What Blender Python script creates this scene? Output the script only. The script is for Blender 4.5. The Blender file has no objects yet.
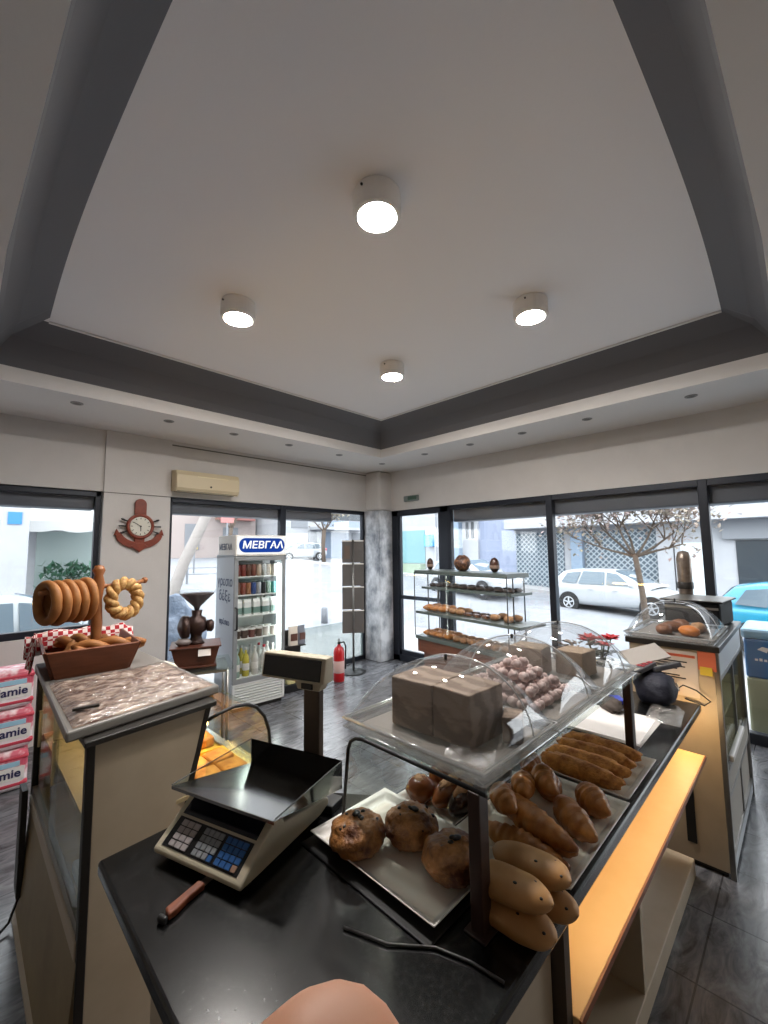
import bpy, bmesh, math, random
from mathutils import Vector, Matrix, noise, Euler

R_ = math.radians
PI = math.pi
scene = bpy.context.scene
COL = scene.collection
rnd = random.Random(7)

# ------------------------------------------------------------------ camera, world, lights, exposure
cam_data = bpy.data.cameras.new('camera')
cam_data.sensor_fit = 'VERTICAL'
cam_data.sensor_height = 24.0
cam_data.sensor_width = 18.0
cam_data.lens = 421.5 / 1024 * 24.0
cam_data.clip_start = 0.01
cam_data.clip_end = 400
cam = bpy.data.objects.new('camera', cam_data)
COL.objects.link(cam)
EYE = Vector((0, 0, 1.8))
YAW, PITCH, ROLL = R_(44.81), R_(5.21), R_(-0.712)
fw = Vector((math.cos(YAW) * math.cos(PITCH), math.sin(YAW) * math.cos(PITCH), math.sin(PITCH)))
rt = Vector((math.sin(YAW), -math.cos(YAW), 0))
up = rt.cross(fw)
r2 = rt * math.cos(ROLL) + up * math.sin(ROLL)
u2 = -rt * math.sin(ROLL) + up * math.cos(ROLL)
cam.matrix_world = Matrix(((r2.x, u2.x, -fw.x, EYE.x), (r2.y, u2.y, -fw.y, EYE.y), (r2.z, u2.z, -fw.z, EYE.z), (0, 0, 0, 1)))
scene.camera = cam

SKY = 1.45
LAMP = 122.0
TUBE = 4.0
CASE = 16.0
world = bpy.data.worlds.new('overcast_sky')
scene.world = world
world.use_nodes = True
bg = world.node_tree.nodes['Background']
bg.inputs[0].default_value = (0.90, 0.96, 1.0, 1)
bg.inputs[1].default_value = SKY
scene.view_settings.view_transform = 'Standard'
scene.view_settings.look = 'None'
scene.view_settings.exposure = 2.05
scene.view_settings.gamma = 1.0
scene.view_settings.use_curve_mapping = False
scene.cycles.use_denoising = True
scene.cycles.max_bounces = 12
scene.cycles.diffuse_bounces = 5
scene.cycles.transparent_max_bounces = 24
scene.cycles.caustics_reflective = False
scene.cycles.caustics_refractive = False

def portal(name, loc, rot, sx, sy):
    l = bpy.data.lights.new(name, 'AREA')
    l.shape = 'RECTANGLE'; l.size = sx; l.size_y = sy
    l.cycles.is_portal = True
    o = bpy.data.objects.new(name, l); COL.objects.link(o)
    o.location = loc; o.rotation_euler = rot
portal('window_light_portal', (1.9, 5.42, 1.25), (R_(-90), 0, 0), 6.2, 2.4)
portal('window_light_portal', (5.32, 1.5, 1.25), (0, R_(90), 0), 2.4, 7.0)

# ------------------------------------------------------------------ materials
def lin(h):
    h = h.lstrip('#')
    v = [int(h[i:i + 2], 16) / 255 for i in (0, 2, 4)]
    return tuple(((c + 0.055) / 1.055) ** 2.4 if c > 0.04045 else c / 12.92 for c in v)

MATS = {}
def M(name, col='#808080', rough=0.5, metal=0.0, nz=None, bump=None, col2=None, coat=0.0, emit=None, coords='Object', stretch=None, spec=0.5, wave=None, sss=0):
    """nz = (scale, detail, lo, hi): noise mixing col and col2; bump = (scale, strength, distance)"""
    if name in MATS: return MATS[name]
    m = bpy.data.materials.new(name); m.use_nodes = True
    nt = m.node_tree; b = nt.nodes['Principled BSDF']
    c1 = lin(col) if isinstance(col, str) else col
    b.inputs['Base Color'].default_value = (*c1, 1)
    b.inputs['Roughness'].default_value = rough
    b.inputs['Metallic'].default_value = metal
    b.inputs['Specular IOR Level'].default_value = spec
    b.inputs['Coat Weight'].default_value = coat
    if sss:
        b.inputs['Subsurface Weight'].default_value = sss
        b.inputs['Subsurface Radius'].default_value = (0.02, 0.01, 0.006)
        b.inputs['Subsurface Scale'].default_value = 0.5
    if emit:
        b.inputs['Emission Color'].default_value = (*lin(emit[0]), 1)
        b.inputs['Emission Strength'].default_value = emit[1]
    vec = None
    if nz or bump or wave:
        tc = nt.nodes.new('ShaderNodeTexCoord'); vec = tc.outputs[coords]
        if stretch:
            mp = nt.nodes.new('ShaderNodeMapping'); mp.inputs['Scale'].default_value = stretch[:3]
            if len(stretch) > 3: mp.inputs['Rotation'].default_value = (0, 0, R_(stretch[3]))
            nt.links.new(vec, mp.inputs[0]); vec = mp.outputs[0]
    if nz or wave:
        if wave:
            t = nt.nodes.new('ShaderNodeTexWave'); t.inputs['Scale'].default_value = wave[0]
            t.inputs['Distortion'].default_value = wave[1]; t.inputs['Detail'].default_value = 4
            t.inputs['Detail Scale'].default_value = 1.6
            lo, hi = wave[2], wave[3]
        else:
            t = nt.nodes.new('ShaderNodeTexNoise'); t.inputs['Scale'].default_value = nz[0]
            t.inputs['Detail'].default_value = nz[1]; t.inputs['Roughness'].default_value = 0.62
            lo, hi = nz[2], nz[3]
        nt.links.new(vec, t.inputs['Vector'])
        r = nt.nodes.new('ShaderNodeValToRGB')
        r.color_ramp.elements[0].position = lo; r.color_ramp.elements[1].position = hi
        r.color_ramp.elements[0].color = (*c1, 1)
        r.color_ramp.elements[1].color = (*(lin(col2) if col2 else c1), 1)
        nt.links.new(t.outputs[0], r.inputs[0]); nt.links.new(r.outputs[0], b.inputs['Base Color'])
    if bump:
        t2 = nt.nodes.new('ShaderNodeTexNoise'); t2.inputs['Scale'].default_value = bump[0]; t2.inputs['Detail'].default_value = 6
        nt.links.new(vec, t2.inputs['Vector'])
        bn = nt.nodes.new('ShaderNodeBump'); bn.inputs['Strength'].default_value = bump[1]; bn.inputs['Distance'].default_value = bump[2]
        nt.links.new(t2.outputs[0], bn.inputs['Height']); nt.links.new(bn.outputs[0], b.inputs['Normal'])
    MATS[name] = m
    return m

def glassy(name, tint='#ffffff', facing=0.25, base=0.04, top=0.6, rough=0.02, haze=0.0, haze_col='#ffffff', bump=None):
    """thin clear sheet: transparent plus a fresnel-like mirror, optional milky diffuse share"""
    if name in MATS: return MATS[name]
    m = bpy.data.materials.new(name); m.use_nodes = True
    nt = m.node_tree; nt.nodes.clear()
    out = nt.nodes.new('ShaderNodeOutputMaterial')
    tr = nt.nodes.new('ShaderNodeBsdfTransparent'); tr.inputs[0].default_value = (*lin(tint), 1)
    gl = nt.nodes.new('ShaderNodeBsdfGlossy'); gl.inputs['Roughness'].default_value = rough
    lw = nt.nodes.new('ShaderNodeLayerWeight'); lw.inputs[0].default_value = facing
    mr = nt.nodes.new('ShaderNodeMapRange'); mr.inputs[3].default_value = base; mr.inputs[4].default_value = top
    nt.links.new(lw.outputs['Facing'], mr.inputs[0])
    mx = nt.nodes.new('ShaderNodeMixShader')
    nt.links.new(mr.outputs[0], mx.inputs[0]); nt.links.new(gl.outputs[0], mx.inputs[2])
    src = tr.outputs[0]
    if haze:
        df = nt.nodes.new('ShaderNodeBsdfDiffuse'); df.inputs[0].default_value = (*lin(haze_col), 1)
        tl = nt.nodes.new('ShaderNodeBsdfTranslucent'); tl.inputs[0].default_value = (*lin(haze_col), 1)
        m1 = nt.nodes.new('ShaderNodeMixShader'); m1.inputs[0].default_value = 0.5
        nt.links.new(df.outputs[0], m1.inputs[1]); nt.links.new(tl.outputs[0], m1.inputs[2])
        m2 = nt.nodes.new('ShaderNodeMixShader'); m2.inputs[0].default_value = haze
        nt.links.new(tr.outputs[0], m2.inputs[1]); nt.links.new(m1.outputs[0], m2.inputs[2]); src = m2.outputs[0]
    nt.links.new(src, mx.inputs[1])
    if bump:
        tc = nt.nodes.new('ShaderNodeTexCoord'); t2 = nt.nodes.new('ShaderNodeTexNoise'); t2.inputs['Scale'].default_value = bump[0]
        t2.inputs['Detail'].default_value = 5
        nt.links.new(tc.outputs['Object'], t2.inputs['Vector'])
        bn = nt.nodes.new('ShaderNodeBump'); bn.inputs['Strength'].default_value = bump[1]; bn.inputs['Distance'].default_value = bump[2]
        nt.links.new(t2.outputs[0], bn.inputs['Height']); nt.links.new(bn.outputs[0], gl.inputs['Normal'])
    nt.links.new(mx.outputs[0], out.inputs[0])
    MATS[name] = m
    return m

def glow(name, col, strength):
    if name in MATS: return MATS[name]
    m = bpy.data.materials.new(name); m.use_nodes = True
    nt = m.node_tree; nt.nodes.clear()
    out = nt.nodes.new('ShaderNodeOutputMaterial'); e = nt.nodes.new('ShaderNodeEmission')
    e.inputs[0].default_value = (*lin(col), 1); e.inputs[1].default_value = strength
    nt.links.new(e.outputs[0], out.inputs[0]); MATS[name] = m
    return m

# ------------------------------------------------------------------ mesh builder
class MB:
    def __init__(s): s.bm = bmesh.new()
    def box(s, lo, hi, rot=None, about=None, mat=0):
        c = [(a + b) / 2 for a, b in zip(lo, hi)]; d = [abs(b - a) for a, b in zip(lo, hi)]
        r = bmesh.ops.create_cube(s.bm, size=1)
        mtx = Matrix.Translation(c) @ Matrix.Diagonal((*d, 1))
        if rot is not None:
            p = Vector(about if about else c)
            mtx = Matrix.Translation(p) @ Euler(rot).to_matrix().to_4x4() @ Matrix.Translation(-p) @ mtx
        bmesh.ops.transform(s.bm, matrix=mtx, verts=r['verts'])
        s._m(r['verts'], mat); return s
    def _m(s, verts, mat):
        if mat:
            vs = set(verts)
            for v in verts:
                for f in v.link_faces:
                    if all(w in vs for w in f.verts): f.material_index = mat
    def cyl(s, a, b, r0, r1=None, seg=20, caps=True, mat=0):
        a, b = Vector(a), Vector(b); r1 = r0 if r1 is None else r1
        d = b - a; q = d.to_track_quat('Z', 'Y').to_matrix()
        rings = []
        for p, r in ((a, r0), (b, r1)):
            rings.append([s.bm.verts.new(p + q @ Vector((math.cos(2 * PI * i / seg) * r, math.sin(2 * PI * i / seg) * r, 0))) for i in range(seg)])
        fs = [s.bm.faces.new((rings[0][i], rings[0][(i + 1) % seg], rings[1][(i + 1) % seg], rings[1][i])) for i in range(seg)]
        if caps:
            fs.append(s.bm.faces.new(rings[0][::-1])); fs.append(s.bm.faces.new(rings[1]))
        for f in fs: f.material_index = mat
        return s
    def tube(s, pts, r, seg=10, closed=False, caps=True, mat=0, radii=None):
        pts = [Vector(p) for p in pts]; n = len(pts); rings = []
        prev = None
        for i, p in enumerate(pts):
            if closed: t = pts[(i + 1) % n] - pts[i - 1]
            else: t = pts[min(i + 1, n - 1)] - pts[max(i - 1, 0)]
            t = t.normalized() if t.length > 1e-9 else Vector((0, 0, 1))
            if prev is None:
                x = t.orthogonal().normalized()
            else:
                x = prev - t * prev.dot(t)
                x = x.normalized() if x.length > 1e-6 else t.orthogonal().normalized()
            prev = x; y = t.cross(x)
            rr = radii[i] if radii else r
            rings.append([s.bm.verts.new(p + (x * math.cos(2 * PI * k / seg) + y * math.sin(2 * PI * k / seg)) * rr) for k in range(seg)])
        m = n if closed else n - 1
        for i in range(m):
            A, B = rings[i], rings[(i + 1) % n]
            for k in range(seg):
                f = s.bm.faces.new((A[k], A[(k + 1) % seg], B[(k + 1) % seg], B[k])); f.material_index = mat
        if caps and not closed:
            s.bm.faces.new(rings[0][::-1]).material_index = mat; s.bm.faces.new(rings[-1]).material_index = mat
        return s
    def lathe(s, prof, c=(0, 0, 0), seg=24, axis=(0, 0, 1), mat=0):
        q = Vector(axis).to_track_quat('Z', 'Y').to_matrix(); c = Vector(c); rings = []
        for r, z in prof:
            if r < 1e-6: rings.append([s.bm.verts.new(c + q @ Vector((0, 0, z)))])
            else: rings.append([s.bm.verts.new(c + q @ Vector((math.cos(2 * PI * i / seg) * r, math.sin(2 * PI * i / seg) * r, z))) for i in range(seg)])
        for A, B in zip(rings[:-1], rings[1:]):
            for i in range(seg):
                j = (i + 1) % seg
                if len(A) == 1 and len(B) == 1: continue
                if len(A) == 1: f = s.bm.faces.new((A[0], B[j], B[i]))
                elif len(B) == 1: f = s.bm.faces.new((A[i], A[j], B[0]))
                else: f = s.bm.faces.new((A[i], A[j], B[j], B[i]))
                f.material_index = mat
        return s
    def prism(s, poly, z0, z1, mat=0, frame=None):
        """poly in (x, y) swept z0..z1; frame = 3x3/4x4 matrix applied"""
        f3 = (lambda v: Vector(v)) if frame is None else (lambda v: frame @ Vector(v))
        lo = [s.bm.verts.new(f3((x, y, z0))) for x, y in poly]; hi = [s.bm.verts.new(f3((x, y, z1))) for x, y in poly]
        n = len(poly); fs = []
        for i in range(n): fs.append(s.bm.faces.new((lo[i], lo[(i + 1) % n], hi[(i + 1) % n], hi[i])))
        fs.append(s.bm.faces.new(lo[::-1])); fs.append(s.bm.faces.new(hi))
        for f in fs: f.material_index = mat
        return s
    def quad(s, pts, mat=0):
        f = s.bm.faces.new([s.bm.verts.new(Vector(p)) for p in pts]); f.material_index = mat; return s
    def blob(s, c, r, seg=20, rings=14, amp=0.0, freq=2.0, seed=0, flat=0.0, rot=0, mat=0, fn=None):
        """noisy ellipsoid; flat = share of the lower half pressed flat"""
        c = Vector(c); rot_m = Matrix.Rotation(rot, 3, 'Z') if not isinstance(rot, Matrix) else rot
        vs = []
        for i in range(rings + 1):
            th = PI * i / rings; row = []
            for k in range(1 if i in (0, rings) else seg):
                ph = 2 * PI * k / seg
                d = Vector((math.sin(th) * math.cos(ph), math.sin(th) * math.sin(ph), math.cos(th)))
                f = 1 + amp * noise.noise(d * freq + Vector((seed * 3.1, seed * 1.7, seed)))
                if fn: f *= fn(d, ph, th)
                p = Vector((d.x * r[0], d.y * r[1], d.z * r[2])) * f
                if flat and p.z < -r[2] * (1 - flat): p.z = -r[2] * (1 - flat)
                row.append(s.bm.verts.new(c + rot_m @ p))
            vs.append(row)
        for A, B in zip(vs[:-1], vs[1:]):
            for k in range(seg):
                j = (k + 1) % seg
                if len(A) == 1: f = s.bm.faces.new((A[0], B[k], B[j]))
                elif len(B) == 1: f = s.bm.faces.new((A[k], B[0], A[j]))
                else: f = s.bm.faces.new((A[k], B[k], B[j], A[j]))
                f.material_index = mat
        return s
    def grid(s, fn, nu, nv, mat=0):
        g = [[s.bm.verts.new(Vector(fn(i / nu, j / nv))) for j in range(nv + 1)] for i in range(nu + 1)]
        for i in range(nu):
            for j in range(nv):
                s.bm.faces.new((g[i][j], g[i + 1][j], g[i + 1][j + 1], g[i][j + 1])).material_index = mat
        return s
    def build(s, name, mats, parent=None, smooth=False, bev=0, bseg=2, solid=0, sub=0, keep_normals=False):
        if not keep_normals: bmesh.ops.recalc_face_normals(s.bm, faces=s.bm.faces)
        me = bpy.data.meshes.new(name); s.bm.to_mesh(me); s.bm.free()
        for m in (mats if isinstance(mats, (list, tuple)) else [mats]): me.materials.append(m)
        if smooth:
            for p in me.polygons: p.use_smooth = True
        o = bpy.data.objects.new(name, me); COL.objects.link(o)
        if parent is not None: o.parent = parent
        if solid:
            md = o.modifiers.new('thickness', 'SOLIDIFY'); md.thickness = solid; md.offset = 0
        if bev:
            md = o.modifiers.new('soft_edges', 'BEVEL'); md.width = bev; md.segments = bseg; md.limit_method = 'ANGLE'; md.angle_limit = R_(40)
        if sub:
            md = o.modifiers.new('smooth_surface', 'SUBSURF'); md.levels = sub; md.render_levels = sub
        return o

def tag(o, label, cat, group=None, kind=None):
    o['label'] = label; o['category'] = cat
    if group: o['group'] = group
    if kind: o['kind'] = kind
    return o
def thing(name, label, cat, loc=(0, 0, 0), rz=0.0, group=None):
    o = bpy.data.objects.new(name, None); COL.objects.link(o); o.empty_display_size = 0.05
    o.location = loc; o.rotation_euler = (0, 0, rz)
    return tag(o, label, cat, group)
def struct(o):
    o['kind'] = 'structure'; return o
def dup(o, parent=None, loc=None, rot=None, label=None, scale=None):
    c = o.copy(); COL.objects.link(c)
    if parent is not None: c.parent = parent
    for ch in [x for x in o.children]: dup(ch, c)
    if loc is not None: c.location = loc
    if rot is not None: c.rotation_euler = rot
    if scale is not None: c.scale = scale
    if label: c['label'] = label
    return c
def place(o, loc, rot=(0, 0, 0)):
    o.location = loc; o.rotation_euler = rot; return o

def text(name, body, size, mat, parent, loc, rot=(0, 0, 0), align='CENTER', ext=0.001, sx=1.0, bold=0.0, shear=0.0):
    cu = bpy.data.curves.new(name, 'FONT'); cu.body = body; cu.size = size; cu.align_x = align; cu.align_y = 'CENTER'
    cu.extrude = ext; cu.offset = bold; cu.shear = shear; cu.resolution_u = 3
    t = bpy.data.objects.new('tmp', cu); COL.objects.link(t)
    dg = bpy.context.evaluated_depsgraph_get()
    me = bpy.data.meshes.new_from_object(t.evaluated_get(dg)); bpy.data.objects.remove(t)
    me.materials.clear(); me.materials.append(mat)
    o = bpy.data.objects.new(name, me); COL.objects.link(o); o.parent = parent
    o.location = loc; o.rotation_euler = rot; o.scale = (sx, 1, 1)
    return o
ORD = ['first', 'second', 'third', 'fourth', 'fifth', 'sixth', 'seventh', 'eighth', 'ninth', 'tenth', 'eleventh', 'twelfth']

# shared materials
m_wall = M('wall_paint', '#d0ccc9', 0.85, nz=(3, 3, .3, .7), col2='#cac6c3', bump=(60, .08, .01))
m_ceil = M('ceiling_paint', '#efebea', 0.9, bump=(40, .06, .01))
m_soffit = M('soffit_paint', '#dedad7', 0.85, bump=(50, .06, .01))
m_cove = M('dark_cove_paint', '#646366', 0.7, bump=(40, .08, .01))
m_frame = M('window_metal', '#20242e', 0.4, metal=.3)
m_shut = M('roller_box_metal', '#5b606a', 0.5)
m_glass = glassy('window_glass', facing=.2, base=.03, top=.5)
m_film = glassy('frosted_film', facing=.2, base=.03, top=.3, haze=.4, haze_col='#9fb0ae')
m_black = M('black_plastic', '#151517', 0.45)
m_dark = M('dark_trim', '#26221f', 0.5)
m_chrome = M('chrome', '#c8c8c8', 0.2, metal=1)
m_steel = M('brushed_steel', '#8d8b88', 0.35, metal=.9, bump=(200, .05, .001))
m_white = M('white_plastic', '#e2ded8', 0.4)
m_cream = M('cream_laminate', '#b9aa94', 0.5, nz=(6, 3, .3, .7), col2='#b0a08a')
m_beige = M('beige_plastic', '#c9bfa9', 0.42, bump=(300, .05, .0005))
m_red = M('red_paint', '#b3161e', 0.35)
m_paper = M('white_paper', '#e6e1de', 0.8)
m_clear = glassy('clear_acrylic', tint='#f7f8f8', facing=.2, base=.03, top=.45, rough=.03, haze=.03)
m_sheet = glassy('counter_glass', tint='#f3f8f6', facing=.2, base=.04, top=.4)
# ------------------------------------------------------------------ room
YW, XW, ZC, ZT, ZL = 5.30, 5.20, 3.14, 3.555, 3.266
# floor: dark marble tiles
mf = bpy.data.materials.new('grey_marble_floor'); mf.use_nodes = True
nt = mf.node_tree; b = nt.nodes['Principled BSDF']; b.inputs['Roughness'].default_value = 0.24
tc = nt.nodes.new('ShaderNodeTexCoord'); mp = nt.nodes.new('ShaderNodeMapping'); mp.inputs['Rotation'].default_value = (0, 0, R_(28)); mp.inputs['Scale'].default_value = (1, 3.2, 1)
nt.links.new(tc.outputs['Object'], mp.inputs[0])
n1 = nt.nodes.new('ShaderNodeTexNoise'); n1.inputs['Scale'].default_value = 3.5; n1.inputs['Detail'].default_value = 9; n1.inputs['Roughness'].default_value = .65; n1.inputs['Distortion'].default_value = 1.6
nt.links.new(mp.outputs[0], n1.inputs['Vector'])
cr = nt.nodes.new('ShaderNodeValToRGB'); cr.color_ramp.elements[0].position = .32; cr.color_ramp.elements[0].color = (*lin('#37373b'), 1)
cr.color_ramp.elements[1].position = .74; cr.color_ramp.elements[1].color = (*lin('#8b8c91'), 1)
nt.links.new(n1.outputs[0], cr.inputs[0])
br = nt.nodes.new('ShaderNodeTexBrick'); br.offset = 0; br.inputs['Scale'].default_value = 1; br.inputs['Brick Width'].default_value = .45; br.inputs['Row Height'].default_value = .45
br.inputs['Mortar Size'].default_value = .004; br.inputs['Color1'].default_value = (1, 1, 1, 1); br.inputs['Color2'].default_value = (.82, .82, .84, 1); br.inputs['Mortar'].default_value = (.35, .35, .35, 1)
nt.links.new(tc.outputs['Object'], br.inputs['Vector'])
mm = nt.nodes.new('ShaderNodeMix'); mm.data_type = 'RGBA'; mm.blend_type = 'MULTIPLY'; mm.inputs[0].default_value = 1
nt.links.new(cr.outputs[0], mm.inputs[6]); nt.links.new(br.outputs[0], mm.inputs[7]); nt.links.new(mm.outputs[2], b.inputs['Base Color'])
f = MB().box((-2.5, -2.5, -.12), (XW + .12, YW + .12, 0)).build('floor', mf); struct(f)

w = MB()
w.box((-2.6, YW, 2.47), (5.35, YW + .15, 3.75)); w.box((-2.6, YW, 0), (1.06, YW + .15, 1.0)); w.box((-2.6, YW, 1.0), (-1.2, YW + .15, 2.47))
struct(w.build('wall_back', m_wall))
struct(MB().box((1.06, YW - .03, 0), (1.73, YW + .16, ZC)).build('wall_pilaster', m_wall))
w = MB(); w.box((XW, -2.6, 2.47), (XW + .15, 5.45, 3.75))
struct(w.build('wall_right', m_wall))
struct(MB().box((-2.65, -2.6, 0), (-2.5, 5.45, 3.75)).build('wall_left', M('low_bounce_wall', '#bdb3a4', .85)))  # unseen rear walls, their tone set darker to limit bounced light
struct(MB().box((-2.6, -2.65, 0), (5.35, -2.5, 3.75)).build('wall_front', MATS['low_bounce_wall']))
# thin shadow line of the wall panels above the left windows
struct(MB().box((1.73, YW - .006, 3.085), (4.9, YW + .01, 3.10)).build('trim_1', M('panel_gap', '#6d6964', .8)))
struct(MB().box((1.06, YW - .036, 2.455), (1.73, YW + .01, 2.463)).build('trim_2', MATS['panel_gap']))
# corner pillar: marble below, painted above
m_marble = M('grey_marble', '#6f747d', 0.35, nz=(3.2, 9, .36, .62), col2='#cfd1d6', bump=(8, .1, .01), stretch=(1.4, 1.4, 1.0))
struct(MB().box((4.9, 4.98, 0), (5.36, 5.46, 2.47)).build('pillar_marble', m_marble, bev=.01))
struct(MB().box((4.9, 4.98, 2.47), (5.36, 5.46, ZC)).build('wall_pillar', m_wall, bev=.05, bseg=5))
# ceiling: soffit ring, lip, sloped dark cove, raised panel
ox0, ox1, oy0, oy1 = .075, 4.25, .035, 4.27
ix0, ix1, iy0, iy1 = .385, 3.93, .315, 3.94
c = MB()
eb = lambda q: .035 * max(0, 2.4 - q)     # the near edges of the opening run slightly inward
c.prism([(-2.6, -2.6), (ox0 + eb(oy0), -2.6), (ox0 + eb(oy0), oy0), (ox0, 2.4), (ox0, 5.4), (-2.6, 5.4)], ZC, ZC + .12); c.box((ox1, -2.6, ZC), (5.3, 5.4, ZC + .12))
c.box((ox0, oy1, ZC), (ox1, 5.4, ZC + .12)); c.prism([(ox0 + eb(oy0) - .02, -2.6), (ox1, -2.6), (ox1, oy0), (2.4, oy0), (ox0 + .02, oy0 + eb(ox0))], ZC, ZC + .12)
struct(c.build('ceiling', m_soffit))
c = MB()
N = 44
def ring(x0, x1, y0, y1, z, bul):
    pts = []
    cs = [(x0, y0), (x1, y0), (x1, y1), (x0, y1)]
    nr = [(0, -1), (1, 0), (0, 1), (-1, 0)]
    for k in range(4):
        a, b_ = cs[k], cs[(k + 1) % 4]
        bb = bul if k in (0, 3) else 0
        for i in range(N):
            t = i / N; o = bb * math.sin(PI * t)
            co = (a[1] + (b_[1] - a[1]) * t) if k == 3 else (a[0] + (b_[0] - a[0]) * t)
            o = 0 if k in (1, 2) else (bul * math.sin(PI * (co - 1.25) / 2.68) if 1.25 < co < 3.93 else bul * .6 * (co - 1.25)) - (1 - bul / .03) * .035 * max(0, 2.4 - co)
            pts.append((a[0] + (b_[0] - a[0]) * t + nr[k][0] * o, a[1] + (b_[1] - a[1]) * t + nr[k][1] * o, z))
    return pts
rings = []
for t, zz in ((0, ZC + .12), (.12, 3.335), (.45, 3.455), (1.0, ZT)):
    rings.append([c.bm.verts.new(p) for p in ring(ox0 + (ix0 - ox0) * t, ox1 + (ix1 - ox1) * t, oy0 + (iy0 - oy0) * t, oy1 + (iy1 - oy1) * t, zz, .03 * t)])
for A, B in zip(rings[:-1], rings[1:]):
    for i in range(4 * N): c.bm.faces.new((A[i], A[(i + 1) % (4 * N)], B[(i + 1) % (4 * N)], B[i]))
cv = c.build('trim_cove', m_cove, smooth=False); struct(cv)
c = MB()
for x0, x1, y0, y1 in ((ix0 - .05, ix1 + .04, iy0 - .05, iy1 + .04),): c.box((x0, y0, ZT), (x1, y1, ZT + .1))
struct(c.build('ceiling_tray', m_ceil))
c = MB()  # pale bead round the raised panel
t_ = .025
c.box((ix0, iy1 - t_, ZT - .012), (ix1, iy1, ZT)); c.box((ix1 - t_, iy0, ZT - .012), (ix1, iy1 - t_, ZT))
struct(c.build('trim_bead', m_soffit))
struct(MB().box((-2.6, -2.6, 3.76), (5.36, 5.46, 3.86)).build('ceiling_slab', m_soffit))

# ------------------------------------------------------------------ windows
def window_back(name, x0, x1, z0, z1, mull, film=None, shut=None):
    w = bpy.data.objects.new(name, None); COL.objects.link(w); struct(w); w.location = (x0, YW, 0)
    L = x1 - x0; y = .04; t = .05
    fm = MB(); fm.box((0, y, z1 - .06), (L, y + .07, z1)); fm.box((0, y, z0), (L, y + .07, z0 + .07))
    fm.box((0, y, z0), (t, y + .07, z1)); fm.box((L - t, y, z0), (L, y + .07, z1))
    for mx in mull: fm.box((mx - x0 - .045, y - .01, z0), (mx - x0 + .045, y + .08, z1))
    fm.build('window_frame', m_frame, w, bev=.006)
    MB().box((t, y + .03, z0 + .07), (L - t, y + .036, z1 - .06)).build('window_pane', m_glass, w)
    s0, s1 = shut or (0, L)
    MB().box((s0 + .02, y + .09, z1 - .19), (s1 - .02, y + .32, z1)).build('roller_box', m_shut, w, bev=.02)
    if film: MB().box((film[0] - x0, y + .02, z0 + .07), (film[1] - x0, y + .026, film[2])).build('frosted_film', m_film, w)
    return w
window_back('window_1', -1.2, 1.05, 1.0, 2.47, [0.0])
window_back('window_2', 1.73, 4.9, 0.0, 2.47, [3.295], film=(3.34, 4.85, .66), shut=(0, 2.55))

def window_right(name, ya, yb, mull, film=None):
    w = bpy.data.objects.new(name, None); COL.objects.link(w); struct(w); w.location = (XW, yb, 0)
    L = ya - yb; x = .0; z0, z1 = 0, 2.47
    fm = MB(); fm.box((x, 0, z1 - .07), (x + .08, L, z1)); fm.box((x, 0, z0), (x + .08, L, z0 + .1))
    fm.box((x, 0, z0), (x + .08, .045, z1)); fm.box((x, L - .045, z0), (x + .08, L, z1))
    for my in mull: fm.box((x - .01, my - yb - .04, z0), (x + .09, my - yb + .04, z1))
    fm.build('window_frame', m_frame, w, bev=.006)
    MB().box((x + .03, .04, z0 + .1), (x + .036, L - .04, z1 - .07)).build('window_pane', m_glass, w)
    MB().box((x + .1, .02, z1 - .25), (x + .34, L - .02, z1)).build('roller_box', m_shut, w, bev=.02)
window_right('window_3', 3.80, -2.5, [2.245, .685, -.9])
# glazed door next to the pillar
d = bpy.data.objects.new('door_1', None); COL.objects.link(d); struct(d); d.location = (XW, 3.80, 0)
L = 4.98 - 3.80; fm = MB()
fm.box((0, 0, 2.37), (.09, L, 2.47)); fm.box((0, 0, 0), (.09, .16, 2.47)); fm.box((0, L - .14, 0), (.09, L, 2.47)); fm.box((0, 0, 0), (.09, L, .1))
fm.build('door_frame', m_frame, d, bev=.006)
fm = MB(); fm.box((.01, .16, 1.0), (.07, L - .14, 1.06)); fm.box((.01, .16, .1), (.07, .2, 2.37)); fm.box((.01, L - .18, .1), (.07, L - .14, 2.37)); fm.box((.01, .16, .1), (.07, L - .14, .18))
fm.build('door_leaf', m_frame, d, bev=.004)
MB().box((.035, .2, .18), (.041, L - .18, 2.37)).build('door_pane', m_glass, d)
MB().tube([(-.05, .19, .95), (-.05, .19, 1.2)], .012).cyl((.0, .19, .97), (-.05, .19, .97), .008).cyl((.0, .19, 1.18), (-.05, .19, 1.18), .008).build('door_handle', m_steel, d, smooth=True)
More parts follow.
